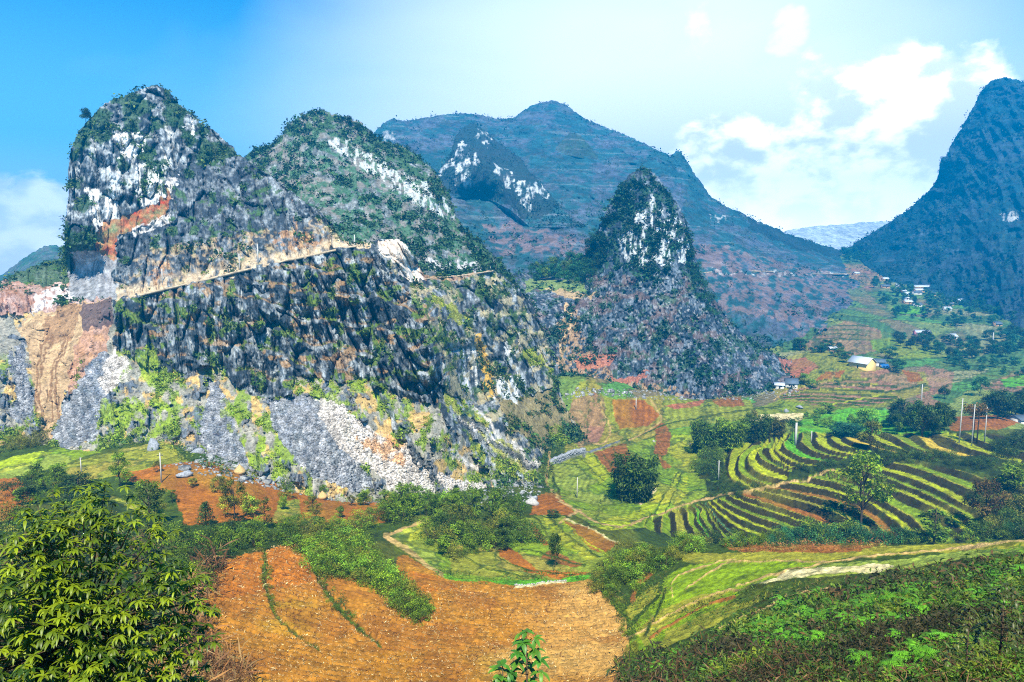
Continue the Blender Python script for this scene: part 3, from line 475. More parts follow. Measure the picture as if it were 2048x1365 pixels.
def col1(px, py, s, z, Y):
    col = RK(s, z, Y); amp = np.ones(px.shape)*.85; g = fbm(s/3.5, Y/9, z/4, 4, .6); g2 = fbm(s/1.3, Y/4, z/1.5, 3)
    zone = np.zeros(px.shape)
    rockf = soft(px, py, [ROCKF])
    # soil and grass on the ledges of the pillared face
    bq = bench(s, z); bz = sst(.16, .02, bq)*sst(.42, .52, fbm(s/5, 0*s+4, z/9, 3)); led = np.maximum(sst(.62, .69, fbm(s/4, 0*s+4, z/2.2, 4)), bz*.9)*rockf; col = mixm(col, led*.75, (.32, .20, .09)); gl = np.maximum(sst(.60, .66, fbm(s/3, 0*s+8, z/2.5, 4)), bz*sst(.5, .55, g))*rockf; col = mixm(col, gl*.9, (.10, .17, .02)); amp = amp+rockf*.35
    # slopes above the road: grey-blue rock, green patches
    up = soft(px, py, [[(330,330),(480,312),(560,365),(690,480),(600,505),(400,560),(250,590),(235,500),(340,410)]])
    col = mixm(col, up*.35, (.05, .065, .085)); gg = sst(.56, .63, g)*up; col = mixm(col, gg*.75, (.05, .12, .03)); amp = amp*(1-up*.15)
    tan = soft(px, py, [[(235,560),(300,500),(420,480),(560,455),(640,440),(690,480),(600,505),(430,550),(250,592)]])*sst(.46, .6, g2*.5+g*.5); col = mixm(col, tan*.7, (.46, .34, .20))
    rdl = np.interp(px, [225, 300, 400, 480, 560, 640, 700, 735], [601, 584, 561, 541, 523, 506, 493, 488]); bk = sst(34, 8, rdl-py)*(py < rdl+2)*(px > 232)*(px < 738)*sst(.34, .5, fbm(s/2.2, Y/9, z/9, 3)); col = mixm(col, bk*.85, (.54, .42, .27)); amp = amp*(1-.35*bk)
    orange = soft(px, py, [[(300,540),(330,520),(345,560),(310,575)],[(540,480),(575,465),(620,470),(640,490),(560,505)],[(590,400),(600,460),(612,500),(590,500)]])*sst(.40, .56, g2); col = mixm(col, orange*.6, (.42, .22, .09))
    # the peak: white water-streaked limestone with hanging scrub
    pk = soft(px, py, [[(130,620),(130,250),(210,200),(315,160),(400,245),(480,312),(330,345),(335,400),(235,470),(235,600)]])
    st = fbm(s/1.7, Y/8, z/11, 4, .55); bl = fbm(s/8, Y/20, z/12+5, 3)
    w = pk*sst(.52, .62, st*.55+bl*.45)*sst(20, 90, py-np.interp(px, np.array(SIL1)[:, 0], np.array(SIL1)[:, 1]))*sst(.36, .5, bl); col = mixm(col, w*.85, (.50, .53, .53)); crest_ = sst(95, 20, py-np.interp(px, np.array(SIL1)[:, 0], np.array(SIL1)[:, 1])); vg = pk*sst(.475, .54, fbm(s/5+9, Y/9, z/8, 4)+.06*crest_); col = mixm(col, vg*.85, (.03, .075, .025))
    whit = soft(px, py, [[(175,375),(225,365),(235,450),(190,460)],[(270,330),(330,340),(330,400),(280,405)],[(225,270),(300,265),(290,310),(240,320)],[(360,250),(385,245),(385,275)]])*sst(.40, .54, st); col = mixm(col, whit*.9, (.66, .67, .65))
    slab = soft(px, py, [[(138,505),(232,500),(232,598),(140,600)]]); col = mixm(col, slab*.9, np.stack([.05+.42*g2, .05+.42*g2, .06+.42*g2], -1)); amp = amp*(1-.75*slab)
    redc = soft(px, py, [[(190,490),(195,450),(240,440),(300,405),(340,395),(335,375),(345,375),(350,395),(330,430),(280,455),(235,470),(230,520),(195,500)]]); col = mixm(col, redc*.95, np.stack([.30+.5*(g2-.5), .14+.45*(g-.5), .055+.2*(g-.5)], -1)); amp = amp*(1-.6*redc)
    wr = soft(px, py, [[(265,455),(345,420),(350,450),(270,475)],[(340,355),(360,350),(350,400),(340,395)]])*sst(.35, .5, g2); col = mixm(col, wr*.8, (.62, .60, .58))
    # spur to the left with the quarried bank
    sp_ = soft(px, py, [[(-60,500),(140,505),(140,570),(90,590),(-60,590),(-240,640),(-240,560)]]); col = mixm(col, sp_*.8, (.06, .11, .035)); amp = amp*(1-.5*sp_)
    qb = soft(px, py, [[(-60,575),(50,560),(90,580),(140,560),(145,600),(230,598),(100,622),(-60,640),(-240,700),(-240,630)]]); col = mixm(col, qb*.9, np.stack([.36+.5*(g-.4), .20+.55*(g-.4), .14+.6*(g-.4)], -1)); amp = amp*(1-.4*qb)
    wq = soft(px, py, [[(60,600),(140,570),(150,602),(60,628)]])*sst(.35, .5, g2); col = mixm(col, wq*.9, (.68, .65, .64))
    # foot slopes: scree fans, dirt slide, grass
    low = soft(px, py, [[(-240,700),(-60,640),(100,622),(225,605),(230,700),(330,745),(440,735),(500,790),(565,795),(600,755),(730,770),(840,800),(885,830),(1000,980),(900,1030),(500,1000),(300,930),(-240,940)]])
    amp = amp*(1-.89*low); lowc = np.stack([.26+.35*(g2-.5), .25+.30*(g2-.5), .20+.25*(g2-.5)], -1); col = mixm(col, low*.9, lowc)
    gr = low*sst(.49, .57, g)*sst(700, 730, py); col = mixm(col, gr*.9, (.17, .25, .02)); st2 = low*sst(.56, .62, fbm(s/4+50, Y/8, z/4, 4)); col = mixm(col, st2*.8, (.50, .33, .10))
    rk2 = low*sst(.585, .63, fbm(s/5+80, Y/6, z/4, 4)); col = mixm(col, rk2*.85, (.10, .13, .17)); amp = amp+rk2*.5
    slide = soft(px, py, [[(40,660),(60,630),(140,612),(225,600),(190,650),(160,720),(125,790),(100,880),(80,880),(70,800),(60,720)]]); col = mixm(col, slide*.95, (np.array((.40, .27, .14))*(.6+.8*fbm((px-.25*(700-py))/5, py/90, 0*px, 3))[..., None])); amp = amp*(1-.5*slide)
    dk = soft(px, py, [[(88,640),(130,612),(170,610),(150,650),(140,680),(105,690),(88,680)]]); col = mixm(col, dk*.7, (.24, .13, .06))
    for x_ in (68, 76, 98, 106): t_ = pldist(px, py, [(x_+30, 670), (x_+10, 740), (x_, 790), (x_+4, 840)], 8); col = mixm(col, sst(3.6, 1.2, t_)*.9, (.20, .11, .05))
    red2 = soft(px, py, [[(165,655),(220,640),(215,700),(170,750),(130,790),(140,730)]]); col = mixm(col, red2*.8, np.stack([.36+.3*(g2-.5), .19+.2*(g2-.5), .12+.2*(g2-.5)], -1)); 
    zz = soft(px, py, [[(165,612),(222,600),(225,650),(170,655)]]); col = mixm(col, zz*.9, (.09, .06, .06))
    scr = soft(px, py, [[(100,880),(130,790),(170,745),(205,700),(235,720),(215,790),(180,880),(130,900)],[(20,720),(45,690),(60,800),(70,860),(30,820)],[(415,760),(450,790),(470,860),(500,940),(430,930),(395,880),(415,820)],[(540,800),(620,790),(700,880),(760,990),(620,960),(560,880)]])
    sc = np.stack([.30+.9*(g2-.5), .34+.9*(g2-.5), .42+.95*(g2-.5)], -1); col = mixm(col, scr*.95, np.clip(sc*.8, .05, .7)); amp = amp*(1-scr)+scr*.055
    whs = soft(px, py, [[(630,800),(665,790),(700,820),(760,870),(830,900),(860,940),(870,1010),(800,1000),(760,950),(700,910),(660,860)],[(900,820),(960,850),(1040,900),(1080,930),(1060,945),(960,890)],[(230,690),(260,740),(210,800),(200,760)],[(870,950),(960,965),(1040,990),(960,1000),(880,985)]]); col = mixm(col, whs*.9, np.stack([.60+.5*(g2-.5), .57+.5*(g2-.5), .55+.5*(g2-.5)], -1)); amp = amp*(1-whs)+whs*.045
    oc = soft(px, py, [[(715,880),(770,860),(830,880),(815,930),(770,920),(735,905)]])*sst(.4, .55, g); col = mixm(col, oc*.85, (.55, .30, .12))
    lime = soft(px, py, [[(440,770),(470,800),(520,840),(560,900),(570,960),(500,930),(470,870),(445,820)],[(200,800),(330,790),(400,860),(330,900),(220,890)],[(590,755),(740,765),(800,790),(700,810),(600,790)],[(230,700),(300,690),(330,745),(300,790),(240,760)]])*sst(.44, .55, g); col = mixm(col, lime*.85, (.21, .30, .02))
    # right flank: rock bands, scrub, yellow grass, stained cliff
    rf = soft(px, py, [[(760,500),(850,550),(985,541),(1060,600),(1150,790),(1175,905),(1080,960),(1000,980),(900,830),(880,700),(840,600)]])
    g3 = fbm(s/4+33, Y/9, z/5, 4, .55); col = mixm(col, rf*sst(.50, .58, g3)*.85, (.055, .11, .025)); col = mixm(col, rf*sst(.50, .60, g)*.8, (.38, .33, .20)); amp = amp*(1-.35*rf)
    yg = soft(px, py, [[(860,590),(900,600),(960,650),(950,660),(890,630)],[(1040,700),(1080,700),(1110,740),(1070,730)],[(870,770),(920,800),(1000,860),(1060,930),(1090,960),(980,960),(930,880)],[(1100,850),(1130,850),(1140,900),(1100,910)]])*sst(.40, .5, g); col = mixm(col, yg*.85, (.30, .32, .03))
    rb = np.zeros(px.shape)
    for pl_, w_ in (([(745,770),(800,850),(850,930),(890,1005)], 9), ([(880,800),(925,850),(985,905),(1060,962)], 8), ([(930,835),(985,880),(1040,915),(1080,938)], 7), ([(860,700),(885,800),(900,880)], 10), ([(960,930),(1010,960),(1050,975)], 8)): rb = np.maximum(rb, sst(w_, w_*.5, pldist(px, py, pl_, w_*2)))
    col = mixm(col, rb*.9, RK(s, z, Y)); amp = amp+rb*.5
    ps = np.maximum(sst(6, 2.5, pldist(px, py, [(945,820),(1000,860),(1055,915),(1085,935)], 10)), sst(8, 3, pldist(px, py, [(900,905),(950,930),(1000,965)], 12))); col = mixm(col, ps*.85, (.50, .48, .44))
    bf_ = soft(px, py, [[(1000,810),(1060,790),(1110,770),(1130,820),(1190,898),(1130,905),(1080,900),(1030,860)]]); col = mixm(col, bf_*.85, np.array((.20, .16, .06))*(.6+.8*g2[..., None])); amp = amp*(1-.7*bf_)
    cw = soft(px, py, [[(925,700),(950,690),(950,790),(925,780)],[(990,750),(1050,760),(1040,812),(985,800)],[(1010,690),(1030,700),(1030,730),(1012,725)]])*sst(.40, .52, st); col = mixm(col, cw*.9, (.56, .58, .58)); cy_ = soft(px, py, [[(950,670),(965,665),(985,760),(990,800),(970,800),(955,740)]])*sst(.35, .5, g2); col = mixm(col, cy_*.9, (.55, .33, .05))
    wc = soft(px, py, [[(755,480),(800,474),(822,500),(850,555),(820,560),(790,530),(760,500)]]); col = mixm(col, wc*.95, np.stack([.72+.4*(g2-.5), .62+.5*(g2-.5), .52+.5*(g2-.5)], -1)); rd = soft(px, py, [[(820,505),(850,545),(985,534),(985,548),(850,562)]]); col = mixm(col, rd*.6, (.40, .22, .12))
    zone = np.where(vg > .4, 1., 0)+np.where(gg > .5, 1., 0)+np.where((rf > .5) & (g3 > .52), 1., 0)+np.where(gl > .5, .8, 0)+np.where(sp_ > .5, 1., 0)+np.where(lime > .4, 2, 0)+np.where(yg > .4, 2, 0)+np.where(gr > .6, 2.3, 0)
    bare = (scr+whs+slide+redc+slab+wc+wr) > .5; zone = np.where(bare, 0, zone)
    SHX['scree'] = (scr+whs*.45+slide*.03+low*.06)*(1-slide*.9); SHX['col'] = col
    return col, amp, zone
SHX = {}
S1 = sheet('mountain', 'near limestone massif with pillared grey face, white peak and scree fans', SIL1, BOT1, CT1, 1.45, 250, col1, disp1, 70, 90, 2.2)
# --- second peak behind it
def disp_soft(k, ver=1.):
    def f(px, py, s, z, Y):
        q = Y/300; f1, f2, c1 = worley(s/3.5, z/(9*ver)); return k*((np.minimum(f2-f1, .4)-.2)*4+2*(c1-.5)+4*(fbm(s/3, Y/9, z/5, 4, .6)-.5)+8*(fbm(s/18, Y/40, z/22, 3)-.5))
    return f
def col2(px, py, s, z, Y):
    col = RK(s, z, Y, (.08, .10, .10), (.26, .29, .30)); amp = np.ones(px.shape)*.9; g = fbm(s/3.5, Y/9, z/3.5, 4, .6); st = fbm(s/1.5, Y/8, z/8, 4); g2 = fbm(s/9, Y/20, z/9, 3)
    col = mixm(col, sst(.40, .5, g2)*.6*(1+0*s), (.22, .20, .17)); gm = sst(.45, .53, g); col = mixm(col, gm*.85, (.04, .125, .06))
    topz = sst(70, 15, py-np.interp(px, np.array(SIL2)[:, 0], np.array(SIL2)[:, 1])); col = mixm(col, topz*.7*sst(.40, .5, g), (.04, .09, .03))
    wb = soft(px, py, [[(650,275),(700,285),(780,330),(850,365),(890,400),(905,440),(880,440),(830,400),(760,360),(690,320)]])*sst(.42, .52, st); col = mixm(col, wb*.85, (.48, .51, .50)); wb2 = soft(px, py, [[(845,520),(985,525),(985,545),(860,550)]])*sst(.45, .52, st); col = mixm(col, wb2*.8, (.5, .5, .5))
    zone = np.where((gm > .5) | (topz > .5), 1., 0)*(1-(wb > .3))+.12
    return col, amp, zone
SIL2 = [(440,345),(470,330),(495,312),(515,295),(540,290),(565,270),(575,250),(600,232),(625,222),(650,222),(690,238),(720,245),(745,265),(765,282),(800,292),(840,315),(870,345),(895,385),(910,425),(925,460),(960,485),(990,515),(1010,540),(1040,580),(1070,620)]
S2 = sheet('mountain', 'second scrubby peak with a slanting white rock band, between the near massif and the big blue mountain', SIL2, [(440,560),(700,590),(850,620),(1000,650),(1070,660)],
 [(440,345,420),(500,312,430),(620,222,455),(745,265,465),(870,345,445),(915,430,420),(960,485,400),(1010,540,392),(1070,620,400),(500,500,330),(700,500,308),(850,570,325),(980,570,350),(1060,640,390),(700,400,370),(800,450,365),(600,330,405),(850,400,400),(700,300,430),(780,335,425)],
 1.7, 400, col2, disp_soft(1.0), 90, 110, 2.6)
# --- the pinnacle and its block field
SILP = [(985,560),(1000,552),(1060,548),(1100,540),(1140,530),(1172,512),(1190,470),(1205,440),(1215,415),(1230,390),(1245,365),(1262,348),(1275,338),(1287,335),(1300,338),(1312,348),(1325,370),(1340,390),(1355,405),(1370,440),(1380,470),(1388,505),(1400,545),(1420,585),(1440,620),(1470,655),(1500,682),(1530,700),(1560,712),(1590,728),(1620,742)]
BOTP = [(985,640),(1060,670),(1100,730),(1130,790),(1200,815),(1300,812),(1400,815),(1500,806),(1560,795),(1620,752)]
def colp(px, py, s, z, Y):
    col = RK(s, z, Y, (.022, .038, .055), (.16, .20, .24)); amp = np.ones(px.shape)*.8; g = fbm(s/4, Y/9, z/4, 4, .6); st = fbm(s/1.6, Y/8, z/10, 4); g2 = fbm(s/1.3, Y/4, z/1.3, 3)
    pin = soft(px, py, [[(1160,530),(1172,500),(1230,380),(1287,330),(1340,385),(1380,470),(1400,550),(1330,545),(1240,560)]]); gm = pin*sst(.46, .54, g); col = mixm(col, gm*.85, (.025, .075, .035))
    w = soft(px, py, [[(1235,480),(1262,430),(1300,390),(1330,430),(1370,440),(1385,500),(1370,530),(1330,530),(1260,535)]])*sst(.44, .56, st); col = mixm(col, w*.9, (.50, .54, .55))
    lowp = soft(px, py, [[(1100,540),(1170,540),(1240,560),(1330,548),(1400,550),(1470,655),(1620,742),(1620,800),(1300,830),(1100,790),(985,650),(985,560)]])
    col = mixm(col, lowp*sst(.56, .64, fbm(s/9, Y/20, z/6, 3))*.45, (.20, .12, .09)); col = mixm(col, lowp*sst(.54, .6, g)*.7, (.035, .09, .04)); col = mixm(col, lowp*sst(.62, .70, g2)*.6, (.34, .34, .34))
    og = soft(px, py, [[(1110,650),(1150,620),(1170,700),(1240,760),(1330,770),(1400,790),(1300,812),(1180,812),(1120,740)]])*sst(.42, .52, g2); col = mixm(col, og*.7, (.40, .25, .12))
    rt = soft(px, py, [[(1150,715),(1230,705),(1225,735),(1160,745)],[(1220,755),(1300,745),(1290,760),(1230,770)],[(1560,720),(1620,730),(1620,760),(1570,750)]]); col = mixm(col, rt*.8, (.36, .13, .07)); amp = amp*(1-.5*rt)
    fl = soft(px, py, [[(1050,560),(1170,565),(1180,585),(1110,592),(1060,580)]]); col = mixm(col, fl*.8, (.18, .26, .06)); fo = soft(px, py, [[(1100,584),(1200,590),(1160,600),(1110,600)]]); col = mixm(col, fo*.8, (.46, .32, .16))
    t_ = pldist(px, py, smoothline([(1130,612),(1145,640),(1132,655),(1120,680),(1118,705)], 2), 8); col = mixm(col, sst(3, 1.2, t_), (.55, .38, .2))
    zone = np.where(gm > .5, 1., 0)*1.2+np.where((lowp > .5) & (g > .57), .25, 0)
    amp = amp+lowp*.25
    return col, amp, zone
SP_ = sheet('mountain', 'steep dark rock pinnacle above a field of blocks', SILP, BOTP,
 [(985,560,400),(1060,548,520),(1140,530,520),(1190,470,478),(1230,390,480),(1287,335,490),(1340,390,482),(1380,470,470),(1400,545,462),(1470,655,462),(1560,712,480),(1620,742,490),(985,640,385),(1060,670,385),(1100,730,372),(1130,790,352),(1200,812,346),(1300,808,364),(1400,808,382),(1500,800,396),(1560,790,408),(1620,752,460),
  (1060,580,450),(1130,600,430),(1150,680,400),(1200,600,435),(1230,700,400),(1280,520,448),(1330,530,440),(1250,450,465),(1350,620,420),(1350,720,395),(1450,700,430),(1450,760,405)],
 1.5, 420, colp, lambda px, py, s, z, Y: disp_soft(1.0)(px, py, s, z, Y)+1.6*(vn(s/1.2, Y/3, z/1.2)-.5)*2, 90, 120, 2.4)
# --- big blue mountain, its crags, right mountain, far ridges
def colfar(green=(.022, .085, .095), brown=(.09, .11, .15), rock=(.30, .32, .33), whites=(), pink=(), dark=()):  # default green and brown have the blue of distant haze painted into them
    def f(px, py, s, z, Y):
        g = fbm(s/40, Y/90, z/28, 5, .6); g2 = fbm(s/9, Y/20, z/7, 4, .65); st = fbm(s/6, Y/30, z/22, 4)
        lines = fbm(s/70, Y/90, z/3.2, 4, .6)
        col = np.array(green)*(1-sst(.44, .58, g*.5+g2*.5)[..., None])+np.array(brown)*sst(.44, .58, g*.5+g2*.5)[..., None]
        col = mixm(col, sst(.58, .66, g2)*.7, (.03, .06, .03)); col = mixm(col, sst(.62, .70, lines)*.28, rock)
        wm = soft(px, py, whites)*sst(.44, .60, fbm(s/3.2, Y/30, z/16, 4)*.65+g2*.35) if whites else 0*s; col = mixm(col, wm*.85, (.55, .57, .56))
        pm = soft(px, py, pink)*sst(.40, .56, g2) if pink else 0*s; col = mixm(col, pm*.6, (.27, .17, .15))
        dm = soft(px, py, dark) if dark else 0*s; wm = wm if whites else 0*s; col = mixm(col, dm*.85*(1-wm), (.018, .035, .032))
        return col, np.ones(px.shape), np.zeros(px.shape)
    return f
def dispfar(k):
    return lambda px, py, s, z, Y: k*(34*(fbm(s/45, Y/80, z/40, 4, .55)-.5)+13*(.5-np.abs(fbm((s+.5*z)/26, Y/90, z/75, 3, .55)-.5)*4)+14*(fbm(s/9, Y/30, z/8, 4, .62)-.5))
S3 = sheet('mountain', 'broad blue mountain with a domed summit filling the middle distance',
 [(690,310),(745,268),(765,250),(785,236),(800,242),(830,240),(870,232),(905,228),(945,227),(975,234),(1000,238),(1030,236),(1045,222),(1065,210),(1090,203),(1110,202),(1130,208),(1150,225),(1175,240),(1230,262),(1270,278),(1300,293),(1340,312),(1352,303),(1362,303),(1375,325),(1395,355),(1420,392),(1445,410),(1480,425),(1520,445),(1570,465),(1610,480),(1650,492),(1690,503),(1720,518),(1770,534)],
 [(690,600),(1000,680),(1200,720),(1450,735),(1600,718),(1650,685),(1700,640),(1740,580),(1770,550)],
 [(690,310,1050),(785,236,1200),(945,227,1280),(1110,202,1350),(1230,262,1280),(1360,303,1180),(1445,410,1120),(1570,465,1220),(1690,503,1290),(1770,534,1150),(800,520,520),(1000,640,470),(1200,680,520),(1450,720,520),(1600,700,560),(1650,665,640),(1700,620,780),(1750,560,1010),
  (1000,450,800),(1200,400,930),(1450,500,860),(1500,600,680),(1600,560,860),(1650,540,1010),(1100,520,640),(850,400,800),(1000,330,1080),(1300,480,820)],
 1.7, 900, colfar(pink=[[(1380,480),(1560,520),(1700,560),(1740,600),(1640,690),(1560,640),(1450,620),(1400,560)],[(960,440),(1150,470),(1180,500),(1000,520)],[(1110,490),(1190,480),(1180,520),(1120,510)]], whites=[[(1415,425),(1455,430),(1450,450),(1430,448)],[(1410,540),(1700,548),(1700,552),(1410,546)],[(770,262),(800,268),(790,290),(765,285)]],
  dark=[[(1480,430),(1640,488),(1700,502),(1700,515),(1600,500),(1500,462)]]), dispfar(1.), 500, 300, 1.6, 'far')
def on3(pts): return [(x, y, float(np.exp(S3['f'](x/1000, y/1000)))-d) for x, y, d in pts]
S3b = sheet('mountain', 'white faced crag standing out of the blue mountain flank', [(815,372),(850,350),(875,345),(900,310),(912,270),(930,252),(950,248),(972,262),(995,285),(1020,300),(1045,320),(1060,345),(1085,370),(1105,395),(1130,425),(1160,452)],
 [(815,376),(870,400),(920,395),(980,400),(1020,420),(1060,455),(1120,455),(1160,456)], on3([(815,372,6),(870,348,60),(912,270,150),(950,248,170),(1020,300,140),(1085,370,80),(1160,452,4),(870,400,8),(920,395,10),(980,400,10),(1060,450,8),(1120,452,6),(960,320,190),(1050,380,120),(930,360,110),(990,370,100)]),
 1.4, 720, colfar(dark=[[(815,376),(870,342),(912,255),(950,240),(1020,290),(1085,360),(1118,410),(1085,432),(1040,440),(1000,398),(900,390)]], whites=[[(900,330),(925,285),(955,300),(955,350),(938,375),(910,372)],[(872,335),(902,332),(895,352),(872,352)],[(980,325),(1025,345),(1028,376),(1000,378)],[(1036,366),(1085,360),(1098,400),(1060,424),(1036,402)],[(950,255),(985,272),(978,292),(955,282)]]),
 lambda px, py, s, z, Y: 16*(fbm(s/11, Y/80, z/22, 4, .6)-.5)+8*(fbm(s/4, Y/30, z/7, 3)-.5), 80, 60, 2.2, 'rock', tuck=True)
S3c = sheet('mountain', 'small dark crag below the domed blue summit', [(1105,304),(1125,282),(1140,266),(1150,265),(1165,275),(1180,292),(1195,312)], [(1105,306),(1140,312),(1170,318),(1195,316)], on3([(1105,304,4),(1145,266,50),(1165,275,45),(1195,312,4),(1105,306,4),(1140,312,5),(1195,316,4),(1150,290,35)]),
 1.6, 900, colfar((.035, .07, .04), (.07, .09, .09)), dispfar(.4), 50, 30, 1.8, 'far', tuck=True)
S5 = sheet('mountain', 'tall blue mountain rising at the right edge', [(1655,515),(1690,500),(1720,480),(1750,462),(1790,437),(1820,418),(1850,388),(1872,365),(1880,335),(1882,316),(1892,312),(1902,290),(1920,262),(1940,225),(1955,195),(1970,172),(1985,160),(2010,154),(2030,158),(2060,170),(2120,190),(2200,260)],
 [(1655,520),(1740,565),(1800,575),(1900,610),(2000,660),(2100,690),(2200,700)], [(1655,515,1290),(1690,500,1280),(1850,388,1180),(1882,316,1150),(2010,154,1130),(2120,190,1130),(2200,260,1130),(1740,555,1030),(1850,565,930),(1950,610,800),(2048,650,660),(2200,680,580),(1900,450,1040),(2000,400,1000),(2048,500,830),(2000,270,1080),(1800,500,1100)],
 1.9, 950, colfar((.012, .05, .06), (.04, .065, .09), (.11, .15, .17), whites=[[(1995,425),(2045,420),(2048,440),(2010,440)]]), dispfar(1.1), 500, 300, 1.8, 'far')  # slope colours tinted blue to deepen the haze
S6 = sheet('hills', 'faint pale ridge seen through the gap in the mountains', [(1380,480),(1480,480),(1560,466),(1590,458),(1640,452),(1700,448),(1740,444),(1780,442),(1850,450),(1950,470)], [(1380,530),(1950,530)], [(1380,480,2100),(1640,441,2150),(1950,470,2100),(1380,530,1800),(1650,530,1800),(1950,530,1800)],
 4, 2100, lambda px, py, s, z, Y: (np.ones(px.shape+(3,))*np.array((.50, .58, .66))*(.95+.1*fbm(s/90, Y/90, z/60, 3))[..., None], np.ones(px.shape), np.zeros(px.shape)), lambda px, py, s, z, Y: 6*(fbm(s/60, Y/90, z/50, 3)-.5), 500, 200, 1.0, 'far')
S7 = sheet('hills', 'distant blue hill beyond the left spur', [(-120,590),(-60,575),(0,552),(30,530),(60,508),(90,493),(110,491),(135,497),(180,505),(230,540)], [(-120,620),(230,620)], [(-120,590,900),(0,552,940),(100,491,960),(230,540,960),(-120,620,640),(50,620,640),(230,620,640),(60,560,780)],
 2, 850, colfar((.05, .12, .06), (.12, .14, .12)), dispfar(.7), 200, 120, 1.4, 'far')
# ------------------------------------------------------------------ placing things
def gzf(x, y):
    aa, ss, Z = GR; a = np.clip(x/(y+18), aa[0], aa[-1]); s = np.clip(np.log(y), ss[0], ss[-1]); fa = np.interp(a, aa, np.arange(len(aa))); fs = np.interp(s, ss, np.arange(len(ss)))
    i = np.minimum(fa.astype(int), len(aa)-2); j = np.minimum(fs.astype(int), len(ss)-2); u = fa-i; v = fs-j
    return Z[i, j]*(1-u)*(1-v)+Z[i+1, j]*u*(1-v)+Z[i, j+1]*(1-u)*v+Z[i+1, j+1]*u*v
def on_ground(px, py):
    P = ground_hit(px, py); P[:, 2] = gzf(P[:, 0], P[:, 1]); return P
def on_sheet(S, px, py):
    d = (S['px']-px)**2+(S['py']-py)**2; k = np.unravel_index(np.argmin(d), d.shape); return S['P'][k]
def mpp(P): return float((P[1]*CP-P[2]*SP)/F)       # metres per photograph pixel at P
# mesh pieces, each a (verts, faces) pair
def cat(parts):
    V = []; Fc = []; o = 0
    for v, f in parts: V.append(np.asarray(v, float)); Fc += [tuple(i+o for i in q) for q in f]; o += len(v)
    return np.vstack(V), Fc
def box(x0, x1, y0, y1, z0, z1):
    return [(x, y, z) for x in (x0, x1) for y in (y0, y1) for z in (z0, z1)], [(0, 1, 3, 2), (4, 6, 7, 5), (0, 4, 5, 1), (2, 3, 7, 6), (0, 2, 6, 4), (1, 5, 7, 3)]
def tube(pts, rad, n=6):
    pts = np.asarray(pts, float); V = []; Fc = []; m = len(pts)
    for i, p in enumerate(pts):
        t = pts[min(i+1, m-1)]-pts[max(i-1, 0)]; t /= np.linalg.norm(t)+1e-9; u = np.cross(t, (0, 1, 0) if abs(t[1]) < .8 else (1, 0, 0)); u /= np.linalg.norm(u); w = np.cross(t, u)
        r = rad[i] if hasattr(rad, '__len__') else rad
        for k in range(n): A = 2*math.pi*k/n; V.append(p+r*(u*math.cos(A)+w*math.sin(A)))
    for i in range(m-1):
        for k in range(n): Fc.append((i*n+k, i*n+(k+1) % n, (i+1)*n+(k+1) % n, (i+1)*n+k))
    Fc.append(tuple(range(n))[::-1]); Fc.append(tuple(range((m-1)*n, m*n))); return V, Fc
def leaves(C_, size, aspect, up=.5, droop=0., rg=rng, colr=(.1, .2, .03), cv=.3, cc=None, fold=.15):
    """leaf blades: one folded kite of four corners each"""
    n = len(C_); nr = rg.normal(size=(n, 3)); nr[:, 2] = np.abs(nr[:, 2])+up; nr /= np.linalg.norm(nr, axis=1)[:, None]
    d = rg.normal(size=(n, 3)); d -= nr*(d*nr).sum(1)[:, None]; d[:, 2] -= droop; d /= np.linalg.norm(d, axis=1)[:, None]; w = np.cross(nr, d)
    L = (size*(.6+.8*rg.random(n)))[:, None]; W = L*aspect
    V = np.stack([C_, C_+d*L*.5+w*W*.5+nr*L*fold, C_+d*L, C_+d*L*.5-w*W*.5+nr*L*fold], 1).reshape(-1, 3)
    f = np.arange(4*n).reshape(n, 4); c = np.asarray(colr)*(1+cv*(rg.random((n, 1))*2-1)) if cc is None else cc*(1+cv*(rg.random((n, 1))*2-1))
    c = c*np.array([1, 1, 1])+np.c_[.25*(rg.random(n)-.5)*c[:, 1], 0*c[:, 1], 0*c[:, 1]]
    return V, f, np.repeat(np.clip(c, .003, 1), 4, 0)

